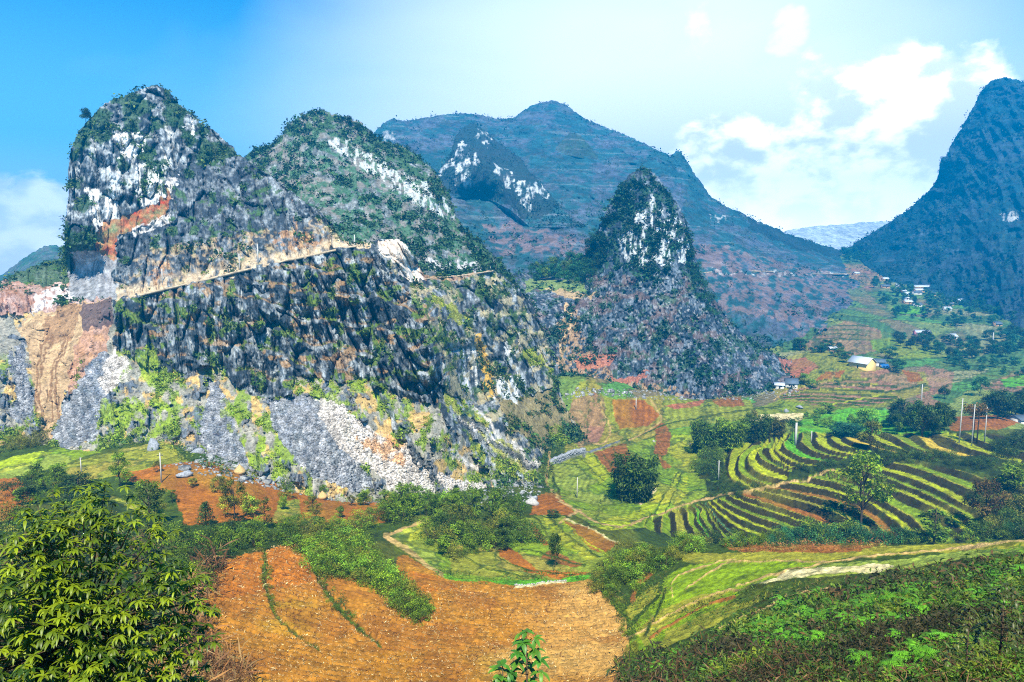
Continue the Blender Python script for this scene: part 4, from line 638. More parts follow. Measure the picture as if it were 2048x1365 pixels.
G = dict(mid=(.16, .26, .010), dark=(.075, .14, .010), bright=(.18, .33, .02), olive=(.17, .18, .015), yellow=(.34, .34, .03), teal=(.05, .18, .05), lime=(.26, .36, .03), brown=(.16, .10, .02), deep=(.045, .09, .014), blueg=(.04, .15, .06))
PROT = {}
def proto(kind, colk, seed=0):
    key = (kind, colk, seed)
    if key in PROT: return PROT[key]
    rg = np.random.default_rng(hash((kind, colk)) % 1000+seed if False else sum(map(ord, kind+colk))+seed*17)
    c = np.array(G[colk]); tr = []; cen = []; rad = []
    if kind in ('tree', 'airy', 'round'):
        nh = dict(tree=.30, airy=.36, round=.16)[kind]; k = dict(tree=26, airy=30, round=22)[kind]; W = dict(tree=.36, airy=.42, round=.46)[kind]
        tr.append(tube([(0, 0, 0), (.01, .01, nh*.5), (-.01, 0, nh), (.01, 0, .80)], [.022, .017, .014, .004], 6))
        for i in range(k):
            th = rg.random()*6.28; h = nh+(1-nh)*(.08+.84*rg.random()); q = (h-nh)/(1-nh); rr = W*math.sin(math.pi*min(.98, max(.1, q**.8)))**.6*(.35+.65*rg.random())
            p = np.array([rr*math.cos(th), rr*math.sin(th), h]); cen.append(p); rad.append((.085 if kind == 'airy' else .13)*(.7+.6*rg.random()))
            if i % 2 == 0: tr.append(tube([(0, 0, max(nh*.8, h-.28)), p*.55+np.array([0, 0, (h-.12)*.45]), p], [.009, .005, .002], 4))
        nl = dict(tree=85, airy=60, round=100)[kind]; ls = dict(tree=.060, airy=.046, round=.062)[kind]
    elif kind == 'conifer':
        tr.append(tube([(0, 0, 0), (0, 0, .95)], [.02, .003], 5))
        for i in range(34):
            q = i/34; th = i*2.4; rr = .26*(1-q)*(.5+.5*rg.random())+.01; cen.append(np.array([rr*math.cos(th), rr*math.sin(th), .14+.84*q])); rad.append(.05+.07*(1-q))
        nl = 46; ls = .045
    elif kind == 'bush':
        for i in range(4): th = rg.random()*6.28; tr.append(tube([(0, 0, 0), (.15*math.cos(th), .15*math.sin(th), .3), (.34*math.cos(th), .34*math.sin(th), .6)], [.02, .012, .004], 4))
        for i in range(20):
            th = rg.random()*6.28; el = math.asin(rg.random()); rr = .35+.2*rg.random(); cen.append(np.array([rr*1.15*math.cos(th)*math.cos(el), rr*1.15*math.sin(th)*math.cos(el), .12+.72*math.sin(el)*(.6+.5*rg.random())])); rad.append(.14+.12*rg.random())
        nl = 62; ls = .062
    elif kind == 'bamboo':
        for i in range(44):
            th = rg.random()*6.28; b = .30*rg.random()**.6; h = .50+.5*rg.random(); sp = .04+.20*rg.random()
            P = [np.array([math.cos(th)*(b+sp*t**2.2), math.sin(th)*(b+sp*t**2.2), h*(t-.16*t**3.5)]) for t in np.linspace(0, 1, 8)]; tr.append(tube(P, np.linspace(.007, .001, 8), 3))
            for t in range(1, 8): cen.append(P[t]); rad.append(.06+.035*(t/8))
        nl = 34; ls = .075
    elif kind == 'umbrella':
        for i in range(5):
            x = (rg.random()-.5)*.5; y = (rg.random()-.5)*.3; tr.append(tube([(x, y, 0), (x*1.05, y, .4), (x*1.2, y, .82)], [.011, .009, .004], 5))
            for k in range(5): th = rg.random()*6.28; cen.append(np.array([x*1.2+.16*math.cos(th), y+.16*math.sin(th), .70+.25*rg.random()])); rad.append(.09)
        nl = 60; ls = .045
    elif kind == 'sparse':
        tr.append(tube([(0, 0, 0), (.02, 0, .35), (-.01, 0, .7), (.02, 0, .98)], [.016, .012, .008, .002], 5))
        for i in range(34):
            th = rg.random()*6.28; h = .16+.8*rg.random(); rr = .30*(1-.55*h)*(.4+.6*rg.random()); p = np.array([rr*math.cos(th), rr*math.sin(th), h+.05]); cen.append(p); rad.append(.05); tr.append(tube([(0, 0, h-.04), p], [.005, .0015], 3))
        nl = 22; ls = .055
    cen = np.array(cen); rad = np.array(rad); n = nl*len(cen); idx = np.repeat(np.arange(len(cen)), nl)
    v = rg.normal(size=(n, 3)); v /= np.linalg.norm(v, axis=1)[:, None]; P = cen[idx]+v*(rad[idx]*(.35+.65*rg.random(n)**.5))[:, None]*np.array([1.1, 1.1, .75]); P[:, 2] = np.maximum(P[:, 2], .02)
    cl = (c[None]*(.42+1.15*rg.random((len(cen), 1))**1.3))[idx]
    V, f, cc = leaves(P, ls, .5 if kind != 'bamboo' else .3, .5, .35 if kind == 'bamboo' else .12, rg, cc=cl, cv=.35)
    PROT[key] = (cat(tr), (V, f, cc)); return PROT[key]
MESHES = {}
CATN = dict(tree='tree', airy='tree', round='tree', conifer='tree', bush='shrub', bamboo='bamboo clump', umbrella='tree', sparse='sapling')
NAMES = dict(tree='broadleaf_tree', airy='airy_tree', round='round_tree', conifer='conifer', bush='shrub', bamboo='bamboo_clump', umbrella='umbrella_tree', sparse='sapling')
def plant(kind, colk, P, h, label, group=None, w=1., seed=0, rz=None, single=False):
    rz = random.random()*6.28 if rz is None else rz; key = (kind, colk, seed, single)
    if key not in MESHES:
        (tv, tf), (V, f, c) = proto(kind, colk, seed)
        if single:
            m = len(V); bc = np.tile((.10, .07, .04), (len(tv), 1)); o = link_mesh(NAMES[kind], np.vstack([V, tv]), [tuple(q) for q in f]+[tuple(i+m for i in q) for q in tf], MT['leaf'], col=np.vstack([c, bc])); MESHES[key] = o; first = True
        else:
            o = empty(NAMES[kind], (0, 0, 0)); link_mesh('crown', V, f, MT['leaf'], o, c); link_mesh('trunk' if kind not in ('bush', 'bamboo') else 'stems', tv, tf, MT['bark'], o, smooth=True); MESHES[key] = o
        root = MESHES[key]
    else: root = copy_thing(MESHES[key], (0, 0, 0))
    root.location = P; root.rotation_euler = (0, 0, rz); root.scale = (h*w, h*w, h); tag(root, label, CATN[kind], group); 
    if not group and 'group' in root: del root['group']
    return root
def plant_px(kind, colk, px, pb, hpx, label, wpx=None, group=None, seed=0, single=False, S=None, sink=.02):
    P = (on_ground([px], [pb])[0] if S is None else np.array(on_sheet(S, px, pb))); h = hpx*mpp(P); P[2] -= sink*h
    base_w = dict(tree=.85, airy=.95, round=1.1, conifer=.55, bush=1.35, bamboo=.95, umbrella=.9, sparse=.6)[kind]
    w = 1. if wpx is None else (wpx/hpx)/base_w
    return plant(kind, colk, P, h, label, group, w, seed, single=single)

# ------------------------------------------------------------------ houses
def house(px, pb, wpx, dep, wall_h, rise, rz, mats, label, name='house', group=None, win=2, eave=.6, S=None):
    P = on_ground([px], [pb])[0] if S is None else np.array(on_sheet(S, px, pb)); W = wpx*mpp(P); t = empty(name, P, rz); tag(t, label, 'house', group); D_ = dep; x = W/2; y = D_/2; wm, rm = mats
    H = wall_h; V = [(-x, -y, -1.5), (x, -y, -1.5), (x, y, -1.5), (-x, y, -1.5), (-x, -y, H), (x, -y, H), (x, y, H), (-x, y, H), (-x, 0, H+rise), (x, 0, H+rise)]
    link_mesh('wall', V, [(0, 1, 5, 4), (2, 3, 7, 6), (1, 2, 6, 9, 5), (3, 0, 4, 8, 7), (4, 5, 9, 8), (6, 7, 8, 9)], MT[wm], t)
    e = eave; sl_ = rise/y; parts = []
    for s in (-1, 1):
        yo = s*(y+e); zo = H-sl_*e; parts.append(([(-x-e, yo, zo+.03), (x+e, yo, zo+.03), (x+e, 0, H+rise+.03), (-x-e, 0, H+rise+.03), (-x-e, yo, zo+.15), (x+e, yo, zo+.15), (x+e, 0, H+rise+.17), (-x-e, 0, H+rise+.17)], [(0, 1, 2, 3), (4, 5, 6, 7), (0, 1, 5, 4), (1, 2, 6, 5), (2, 3, 7, 6), (3, 0, 4, 7)]))
    v, f = cat(parts); link_mesh('roof', v, f, MT[rm], t)
    link_mesh('door', *box(-.5, .5, -y-.05, -y+.05, -.1, min(2.1, H*.8)), MT['dark'], t)
    for k in range(win):
        xx = (-1 if k % 2 else 1)*x*(.35+.3*(k//2)); link_mesh('window', *box(xx-.55, xx+.55, -y-.045, -y+.05, H*.4, H*.75), MT['dark'], t)
    return t
house(1724, 736, 40, 9.5, 4.2, 3.4, math.radians(-62), ('wallY', 'tin'), 'yellow gabled house with a white metal roof on the brown knoll', 'yellow_house', win=0, eave=.8)
house(1757, 731, 20, 6, 3.0, 1.8, math.radians(-12), ('wallW', 'tiles'), 'small blue-grey roofed annex behind the yellow house', 'annex_house', win=1)
house(1582, 774, 22, 8, 3.0, 2.4, math.radians(-18), ('wallW', 'tiles'), 'grey tiled farmhouse at the foot of the dark pinnacle', 'farmhouse', win=2)
house(1558, 776, 16, 6, 2.2, 1.0, math.radians(-15), ('wallW', 'tin'), 'low pale roofed shed beside the grey farmhouse', 'shed', win=1)
house(1664, 702, 14, 5, 2.2, 1.2, math.radians(10), ('mud', 'tin'), 'tan mud house half hidden by the green trees', 'mud_house', win=1)
house(2046, 846, 40, 8, 2.6, 1.6, math.radians(8), ('wallW', 'tiles'), 'low house with a pale grey roof at the right edge', 'roadside_house', win=2)
house(1843, 672, 26, 8, 3.6, 1.8, math.radians(-8), ('pinkw', 'tin'), 'pink walled house below the village woods', 'pink_house', win=2)
P = on_ground([1769], [736])[0]; t = empty('shelter', P, math.radians(-10)); tag(t, 'low lean-to under a bright blue tarpaulin beside the yellow house', 'shelter')
link_mesh('tarpaulin', *cat([([(-2.7, -2.4, 1.5), (2.7, -2.4, 1.5), (2.7, 2, 2.7), (-2.7, 2, 2.7), (-2.7, -2.4, 1.56), (2.7, -2.4, 1.56), (2.7, 2, 2.78), (-2.7, 2, 2.78)], [(3, 2, 1, 0), (4, 5, 6, 7), (0, 1, 5, 4), (1, 2, 6, 5), (2, 3, 7, 6), (3, 0, 4, 7)]), box(-2.68, 2.68, -2.38, -2.34, .1, 1.5)]), MT['blue'], t)
for x, y, h in ((-2.6, -2.3, 1.5), (2.6, -2.3, 1.5), (-2.6, 1.9, 2.7), (2.6, 1.9, 2.7)): link_mesh('post', *tube([(x, y, -.5), (x, y, h)], .08, 5), MT['bark'], t)
VH = [(1762,532,26),(1790,531,12),(1818,530,10),(1770,559,10),(1818,559,8),(1843,560,14),(1852,560,8),(1872,568,20),(1898,557,10),(1841,575,26),(1855,575,7),(1770,574,14),(1797,572,10),(1839,582,22),(1833,587,16),(1806,583,8),(1812,589,9),(1864,590,10),(1811,598,8),(1815,605,14),(1899,603,12),(1916,603,10),(1926,603,9),(1895,610,18),(1893,619,12),(1933,586,20),(1972,589,10),(1985,587,14),(2018,592,10),(2015,582,9),(2034,619,14),(2046,619,16),(1834,611,14),(1712,548,10),(1905,675,9),(1994,650,12)]
for i, (a_, b_, w_) in enumerate(VH):
    row = 'top row' if b_ < 545 else ('second row' if b_ < 570 else ('middle row' if b_ < 592 else ('lower row' if b_ < 613 else 'lowest row'))); sd_ = 'far left' if a_ < 1790 else ('left' if a_ < 1830 else ('centre' if a_ < 1880 else ('right' if a_ < 1960 else 'far right'))); big = 'large ' if w_ >= 16 else ('tiny ' if w_ <= 9 else '')
    house(a_, b_+2, w_, 6.5+random.random()*2, 2.4, 1.9, math.radians(random.uniform(-14, 10)), (('wallW', 'mud')[i % 2], ('tin', 'tin', 'tiles')[i % 3]), f"{big}village house with {('pale metal', 'pale metal', 'dark tiled')[i % 3]} roof, {sd_} of the {row}", 'village_house', 'houses of the far village', win=1)

# ------------------------------------------------------------------ poles, walls, stacks, roads
def pole(px, py0, py1, label, rpx=None, arm=True, S=None, group=None):
    P = on_ground([px], [py1])[0] if S is None else np.array(on_sheet(S, px, py1)); m = mpp(P); h = (py1-py0)*m; r = (rpx or 1.3)*m; t = empty('utility_pole', P, random.random()*.6-.3); tag(t, label, 'utility pole', group)
    lean = random.uniform(-.012, .012)*h
    link_mesh('post', *tube([(0, 0, -.8), (lean, 0, h)], [r, r*.62], 8), MT['concrete'], t)
    if arm:
        link_mesh('cross_arm', *box(lean-h*.10, lean+h*.10, -.05, .05, h*.90, h*.90+.10), MT['metal'], t)
        for s in (-1, 0, 1): link_mesh('insulator', *tube([(lean+s*h*.08, 0, h*.90+.10), (lean+s*h*.08, 0, h*.90+.34)], [.07, .04], 6), MT['pstone'], t)
    return t
pole(1154, 953, 996, 'pale pole leaning in the green field beside the bamboo clump'); pole(1437, 920, 960, 'pale pole below the tiered terraces, left of their outer green band'); pole(323, 905, 966, 'pale pole standing on the orange soil under the scree', 1.6)
pole(629, 957, 998, 'pale pole right of the slope beside a straw stack'); pole(163, 916, 946, 'short pale pole above the dark bush in the left field'); pole(1591, 838, 884, 'thick white pole on the lip of the highest terrace', 3.0, False)
pole(1623, 856, 878, 'thin pole just right of the thick white pole'); pole(1801, 802, 829, 'pale pole at the near corner of the brown ploughed field', arm=False); pole(1842, 768, 812, 'pale pole behind the brown ploughed field')
pole(1918, 795, 886, 'tallest grey pole over the yellow terraces', 1.3); pole(1943, 805, 890, 'second grey pole over the yellow terraces, just right of the tallest', 1.2); pole(1969, 812, 884, 'third grey pole over the yellow terraces, rightmost of the three', 1.2); pole(1985, 665, 690, 'thin pale pole among the fields below the village', arm=False)
pole(1272, 795, 0+ 0 or 820, 'thin pole near the grey path over the tan slope', arm=False)
for (a_, b_, c_, l_) in ((517, 488, 528, 'pole beside the cliff road under the tan rock'), (480, 508, 540, 'pole on the cliff road, second from the tall one'), (326, 538, 566, 'pole beside the cliff road at the orange rock foot'), (709, 470, 492, 'pole at the top of the cliff road')): pole(a_, b_, c_, l_, 1.5, False, S1)
pole(1137, 780, 840, 'thin pole at the foot of the rock slope left of the brown knoll', 1.0, False, S1) if False else None
def straw(px, pb, wpx, label):
    P = on_ground([px], [pb])[0]; m = mpp(P); w = wpx*m/2; h = w*1.5; t = empty('straw_stack', P); tag(t, label, 'straw stack'); V = []; Fc = []; prof = [(.62, -.3), (.78, .12), (1.0, .30), (.86, .46), (.5, .78), (.16, 1.0), (.04, 1.12)]; n = 18
    for r, z in prof:
        for k in range(n): A = 6.283*k/n; q = r*(1+.10*random.uniform(-1, 1)); V.append((q*w*math.cos(A), q*w*math.sin(A), z*h))
    for i in range(len(prof)-1):
        for k in range(n): Fc.append((i*n+k, i*n+(k+1) % n, (i+1)*n+(k+1) % n, (i+1)*n+k))
    Fc.append(tuple(range((len(prof)-1)*n, len(prof)*n))); link_mesh('straw_body', V, Fc, MT['straw'], t); link_mesh('stake', *tube([(0, 0, 0), (0, 0, h*1.3)], .07, 5), MT['bark'], t)
straw(480, 950, 24, 'conical straw stack at the foot of the grey scree'); straw(645, 998, 20, 'conical straw stack right of the pale pole'); straw(744, 1000, 22, 'straw stack beside white rubble, rightmost of the straw stacks')
def boulder(px, pb, wpx, label, mat='stone', S=None, flat=.7, name='boulder', group=None, P=None):
    P = P if P is not None else (on_ground([px], [pb])[0] if S is None else np.array(on_sheet(S, px, pb))); w = wpx*mpp(P)/2; n, m = 16, 11; V = []
    pl = rng.normal(size=(13, 3)); pl /= np.linalg.norm(pl, axis=1)[:, None]; pd = rng.uniform(.5, 1.0, 13); st_ = rng.uniform(.7, 1.3, 3)
    for i in range(m):
        th = math.pi*i/(m-1)
        for k in range(n):
            A = 6.283*k/n; d = np.array([math.sin(th)*math.cos(A), math.sin(th)*math.sin(A), math.cos(th)]); pr = pl@d; q = min(1.25, float(np.min(np.where(pr > .05, pd/np.maximum(pr, .05), 9)))); V.append((d*q*w*st_*np.array([1, 1, flat*1.1])+np.array([0, 0, w*flat*.4])))
    Fc = [(i*n+k, i*n+(k+1) % n, (i+1)*n+(k+1) % n, (i+1)*n+k) for i in range(m-1) for k in range(n)]
    o = link_mesh(name, V, Fc, MT[mat]); o.location = P; o.rotation_euler = (0, 0, random.random()*6); tag(o, label, 'boulder', group); return o
for a_, b_, w_, l_ in ((306, 900, 34, 'large dark boulder at the foot of the scree beside the pale pole'), (395, 905, 20, 'dark boulder on the orange soil under the scree'), (345, 872, 26, 'flat dark boulder in the grass at the scree foot'), (1068, 1000, 15, 'round dark boulder beside the orange clearing'), (1062, 1008, 22, 'long pale stone pile beside the orange clearing'),
                       (372, 955, 26, 'grey rock outcrop curving over the orange soil'), (560, 965, 24, 'grey boulder below the scree left of the pale pole'), (700, 985, 22, 'grey boulder at the foot of the white scree'), (1308, 884, 9, 'small pale cairn on the brown strip field'), (1380, 890, 9, 'small pale cairn on the lime field'), (1573, 824, 11, 'dark rock on the pale field above the bamboo row'), (1598, 817, 14, 'dark oblong rock beside the brown field')):
    boulder(a_, b_, w_, l_, 'pstone' if 'pale' in l_ and 'pole' not in l_ and 'above' not in l_ else 'stone')
# dry stone wall along the bowl: one wall of stacked stones
wl = smoothline([(1102, 932), (1112, 926), (1130, 919), (1150, 913), (1168, 909)], 3); Pw = on_ground(wl[:, 0], wl[:, 1]); bl = []
for i in range(len(Pw)-1):
    for q in np.arange(0, 1, .12):
        for lay in range(3):
            c = Pw[i]*(1-q)+Pw[i+1]*q+rng.normal(size=3)*.16+np.array([0, 0, .3+lay*.5]); s_ = .28+.22*rng.random(3); v, f = box(-s_[0], s_[0], -s_[1], s_[1], -s_[2]*.8, s_[2]*.8); v = np.array(v)*(1+.25*(rng.random((8, 3))-.5)); bl.append((v+c, f))
v, f = cat(bl); tag(link_mesh('stone_wall', v, f, MT['stone']), 'curved dry stone wall of grey blocks at the head of the green bowl', 'stone wall')
wl = smoothline([(1030, 1173), (1060, 1171), (1100, 1166), (1132, 1163)], 2); Pw = on_ground(wl[:, 0], wl[:, 1]); bl = []
for i in range(len(Pw)-1):
    for q in np.arange(0, 1, .2):
        c = Pw[i]*(1-q)+Pw[i+1]*q+rng.normal(size=3)*.08+np.array([0, 0, .12]); s_ = .08+.07*rng.random(3); v, f = box(-s_[0], s_[0], -s_[1], s_[1], -s_[2]*.8, s_[2]*.8); bl.append((np.array(v)*(1+.3*(rng.random((8, 3))-.5))+c, f))
v, f = cat(bl); tag(link_mesh('stone_edging', v, f, MT['pstone']), 'thin row of white stones along the far edge of the ploughed field', 'stone row')
def road(S, pts, w, lip, label, mat='road', dz=.4, wob=.25, hw=1.2):
    p = smoothline(pts, 2); q = []
    for a_, b_ in p: q.append(on_sheet(S, a_, b_))
    q = np.array(q); k = 9; ker = np.ones(k)/k; 
    for c in (1,): q[:, c] = np.convolve(np.pad(q[:, c], k//2, 'edge'), ker, 'valid')-lip
    x, _, z = unproj(p[:, 0], p[:, 1], q[:, 1]); A = np.c_[x, q[:, 1], z]; n = len(A); h = hw*(1+wob*rng.normal(size=n)); V = []
    for i in range(n): V += [A[i]-[0, 0, h[i]], A[i]+[0, 0, dz], A[i]+[w*.15, w, dz], A[i]+[w*.15, w, -h[i]]]
    Fc = [(i*4+k_, i*4+(k_+1) % 4, (i+1)*4+(k_+1) % 4, (i+1)*4+k_) for i in range(n-1) for k_ in range(4)]+[(0, 1, 2, 3), tuple(range((n-1)*4, n*4))]
    tag(link_mesh('road', V, Fc, MT[mat]), label, 'road', kind='structure')
road(S1, [(232, 601), (300, 584), (400, 561), (480, 541), (560, 523), (640, 506), (700, 493), (722, 490)], 6, 1.6, 'dusty road cut across the near cliff', hw=.7, dz=.1)
road(S1, [(846, 558), (870, 556), (905, 553), (950, 547), (985, 542)], 6, 1.2, 'dusty road continuing past the cut rock', hw=.5, dz=.1)
road(S3, [(1405, 546), (1460, 541), (1540, 543), (1620, 549), (1700, 548)], 8, 3, 'thin pale road crossing the blue mountain flank', hw=1.0)

# ------------------------------------------------------------------ salient trees, each with its own label
for a in [('airy','mid',1722,1062,165,'tall airy tree with a thin dark trunk in front of the lower terraces',130),('sparse','bright',1868,1085,82,'pale green feathery sapling in front of the right terraces',80),('round','olive',1742,905,66,'round yellowish tree on the upper terraces',56),
 ('airy','brown',1968,1062,112,'brownish tree with a flat crown at the right end of the terraces',90),('round','mid',2022,985,62,'rounded green tree on the slope at the right edge',100),('bamboo','dark',1266,998,104,'dark bamboo clump standing alone in the green bowl',100),
 ('bamboo','dark',1412,905,76,'dark bamboo at the left end of the bamboo row',64),('bamboo','mid',1462,895,72,'green bamboo clump in the middle of the bamboo row',66),('bamboo','dark',1512,880,68,'tall bamboo clump with an upright plume in the bamboo row',56),('bamboo','olive',1548,872,48,'yellowish bamboo at the right end of the bamboo row',48),
 ('umbrella','teal',1588,880,52,'group of thin stems with a flat green crown behind the thick white pole',50),('bamboo','blueg',1688,872,30,'blue-green fan of palm-like leaves below the terrace rim',60),('tree','dark',1794,868,44,'dark narrow tree behind the yellow terrace',26),('tree','deep',1845,872,74,'large dark tree right of the brown field',64),('tree','dark',1880,868,66,'tall dark tree beside the orange bank',44),
 ('round','teal',1960,792,42,'bluish round tree above the brown field at the right',38),('tree','deep',1888,798,30,'lone dark tree in front of the brown field',24),('umbrella','brown',1950,880,80,'thin brownish trees between the grey poles',70),('tree','deep',1995,838,60,'dark tree on the ridge behind the poles',60),('tree','deep',2030,838,54,'dark tree behind the low house at the right edge',60),
 ('round','bright',1650,828,22,'low bright green bush beyond the terrace rim',44),('round','bright',1735,858,42,'bright green mass of bamboo beyond the yellow terrace',60),('tree','dark',1110,1135,72,'small dark tree alone on the strip fields',32),('round','teal',1115,528,46,'broad dome shaped tree on the col below the blue mountain',48),
 ('airy','mid',300,1045,86,'rounded green tree in front of the orange soil',96),('round','deep',158,1005,62,'dark bushy tree below the short pale pole',98),('conifer','deep',412,1048,50,'small dark conifer left of the yellow bushes',42),('airy','mid',240,975,75,'thin tree with a small crown above the left field',50),
 ('airy','olive',470,1045,92,'tall thin olive tree beside the yellow bushes',60),('round','yellow',440,985,34,'yellow flowering bush on the orange soil',40),('round','yellow',452,1035,46,'yellow bush between the conifer and the olive tree',40),('round','lime',500,1030,50,'lime green bush right of the olive tree',46),('round','yellow',315,945,24,'small yellow bush beside the rock outcrop',22),('round','yellow',385,975,20,'low yellow bush among pale stones',24),
 ('tree','dark',60,1010,40,'dark bush beside the round orange plot',50),('sparse','olive',530,1055,60,'slim sparse tree right of the lime bush',36),('airy','mid',805,1035,72,'light green tree standing against the white scree',58),('conifer','deep',912,1010,42,'small dark conifer against the pale scree',34),('conifer','deep',952,1005,30,'smaller dark conifer against the pale scree, right of the first',24),
 ('airy','bright',862,1030,56,'feathery bright tree between the conifer and the light green tree',50),('airy','bright',1035,1055,72,'bright bluish-green tree at the right end of the mound thicket',42),('airy','mid',985,1050,72,'tall green tree in the mound thicket',46),('tree','deep',640,905,32,'small dark tree on the grey scree',20),
 ('tree','bright',690,938,16,'low bright bush on the lower scree',34),('round','dark',1012,1100+0,30,'round dark bush over the orange bank',40),('round','deep',1108,1035,16,'low dark hedge bush beside the orange clearing',34),('tree','mid',1228,755,18,'young tree at the foot of the block field',12),
 ('round','mid',1738,738,22,'round green tree right of the blue shelter',46) if False else ('round','teal',1792,744,26,'round green tree right of the blue shelter',42),('round','bright',1608,770,24,'bright green tree beside the grey farmhouse',36),('round','bright',1625,775,16,'small bright bush right of the farmhouse tree',24),('round','teal',1694,726,24,'green tree left of the yellow house',30),('round','teal',1655,700,22,'green tree over the mud house',36),('round','teal',1600,702,26,'green bush at the foot of the blue mountain',40),('round','blueg',1778,718,26,'blue-green tree behind the yellow house',40)]:
    k, c, x, b, h, l, w = a; plant_px(k, c, x, b, h, l, w)
plant_px('round', 'teal', 1155, 610, 14, 'lone round bush on the col path', 14, S=SP_)

STUFF = []
SZ = ['small ', '', 'large ']
def region(poly, n, kinds, hpx, label, group, minp=None, S=None, single=True, stuff=False):
    xs = [p[0] for p in poly]; ys = [p[1] for p in poly]; pts = []; tries = 0
    while len(pts) < n and tries < 6000:
        tries += 1; x = random.uniform(min(xs), max(xs)); y = random.uniform(min(ys), max(ys))
        if not inpoly(np.array([x]), np.array([y]), poly)[0]: continue
        if any(abs(x-a)+1.6*abs(y-b) < (minp or hpx[0]*.45) for a, b in pts): continue
        pts.append((x, y))
    pts.sort(key=lambda p: p[1]); m = len(pts); X = sorted(p[0] for p in pts); w0, w1 = label.split('|') if '|' in label else (label, '')
    for i, (x, y) in enumerate(pts):
        k, c = random.choice(kinds); h = random.uniform(*hpx); rk = sum(q < x for q in X)/max(1, m-1)
        if m >= 12 and w1 and not stuff:
            nb = 6 if m >= 40 else 4; side = (['left end', 'left part', 'left middle', 'right middle', 'right part', 'right end'] if nb == 6 else ['left end', 'left half', 'right half', 'right end'])[min(nb-1, int(rk*nb))]
            dep = 'back' if i < m/3 else ('front' if i > 2*m/3 else 'midway'); size = SZ[min(2, int((h-hpx[0])/(hpx[1]-hpx[0]+.01)*3))]
            lab = f"{size}{dict(mid='green', dark='dark green', bright='bright green', olive='olive', deep='very dark', teal='blue-green', blueg='blue-green', yellow='yellow', brown='brown')[c]} {dict(bush='shrub', round='bushy tree').get(k, 'tree')} {dep}, {side} {w1}"
        else: lab = (w0+' '+w1.replace('of the', 'in the', 1) if w1 else w0).strip()
        o = plant_px(k, c, x, y, h, lab, None, group, random.randint(0, 2), single, S, .06)
        if stuff: STUFF.append(o)
def merge_stuff(name, label):
    bpy.context.view_layer.update(); Vs = []; Cs = []; Fs = []; off = 0
    for o in STUFF:
        me = o.data; n = len(me.vertices); v = np.empty(n*3, np.float32); me.vertices.foreach_get('co', v); c = np.empty(n*4, np.float32); me.color_attributes['Col'].data.foreach_get('color', c)
        v = v.reshape(-1, 3)@np.array(o.matrix_basis.to_3x3()).T+np.array(o.location); Vs.append(v); Cs.append(c.reshape(-1, 4)[:, :3]*random.uniform(.75, 1.25)); li = np.empty(len(me.loops), np.int32); me.loops.foreach_get('vertex_index', li); tot = np.empty(len(me.polygons), np.int32); me.polygons.foreach_get('loop_total', tot)
        q = np.repeat(tot == 4, tot); Fs.append(li[q].reshape(-1, 4)+off); off += n
    tag(link_mesh(name, np.vstack(Vs), np.vstack(Fs), MT['scrub'], col=np.vstack(Cs)), label, 'shrubbery', kind='stuff')
    for o in STUFF: 
        if o in MESHES.values(): o.hide_render = False
    keep = [o for o in STUFF if o not in MESHES.values()]
    for o in keep: bpy.data.objects.remove(o)
    for k in [k for k, o in MESHES.items() if o in STUFF]: bpy.data.objects.remove(MESHES[k]); del MESHES[k]
    STUFF.clear()
bm = [('bush', 'mid'), ('bush', 'dark'), ('bush', 'mid'), ('bush', 'olive')]
region([(575,1088),(620,1082),(722,1084),(742,1122),(772,1160),(830,1205),(862,1232),(845,1248),(800,1225),(760,1178),(700,1160),(645,1150),(605,1112)], 92, [('bush','mid'),('bush','mid'),('bush','bright'),('bush','olive')], (30, 52), 'dense green shrub|of the thicket beside the sandy path', 'shrubs of the thicket beside the sandy path')
region([(835,1060),(880,1042),(960,1042),(1040,1048),(1060,1090),(1000,1108),(930,1112),(905,1128),(872,1096)], 46, bm+[('tree','mid'),('tree','dark')], (28, 56), 'green shrub|of the mound thicket', 'shrubs of the mound thicket')
region([(760,1010),(860,1010),(1000,1020),(1050,1035),(960,1040),(850,1035),(770,1050)], 26, [('tree','mid'),('airy','mid'),('bush','mid'),('airy','bright')], (30, 52), 'slender tree|of the row below the scree', 'trees at the foot of the pale scree')
region([(1180,1165),(1225,1110),(1330,1092),(1420,1090),(1380,1115),(1320,1150),(1270,1190),(1225,1215)], 60, [('bush','mid'),('bush','olive'),('bush','dark'),('bush','bright')], (20, 42), 'shrub|of the shoulder by the ploughed field', 'shrubs on the shoulder of the right hill')
region([(1420,1078),(1600,1068),(1800,1072),(2050,1060),(2050,1085),(1700,1088),(1420,1095)], 56, [('bush','dark'),('bush','mid'),('bush','teal')], (18, 36), 'shrub|of the belt below the terraces', 'shrubs of the belt below the terraces')
region([(1600,1075),(1720,1072),(1840,1080),(1840,1086),(1600,1086)], 14, [('bush','teal'),('bush','mid')], (34, 56), 'taller dark green shrub in the belt below the airy tree', 'tall shrubs below the airy tree', stuff=True)
region([(1580,945),(1620,930),(1670,922),(1740,908),(1810,905),(1900,910),(1990,915),(1990,940),(1880,932),(1800,924),(1700,932),(1640,948)], 52, [('bush','deep'),('bush','dark')], (14, 24), 'dark shrub in the brush between the upper and lower terraces', 'brush between the two terrace fans', stuff=True)
region([(1410,975),(1440,965),(1560,968),(1540,982),(1480,990),(1420,1000)], 20, [('bush','deep'),('bush','dark')], (9, 16), 'low dark shrub on the bank left of the lower terraces', 'brush on the bank of the terraces', stuff=True)
region([(1385,900),(1440,880),(1450,900),(1440,960),(1400,955),(1390,940)], 24, [('bush','dark'),('bush','mid')], (18, 32), 'green shrub below the bamboo row', 'shrubs below the bamboo row', stuff=True)
region([(1950,990),(2050,960),(2060,1080),(1960,1082)], 34, [('bush','deep'),('bush','dark'),('bush','olive')], (26, 46), 'shrub|of the slope under the brown tree', 'shrubs at the right edge', stuff=True)
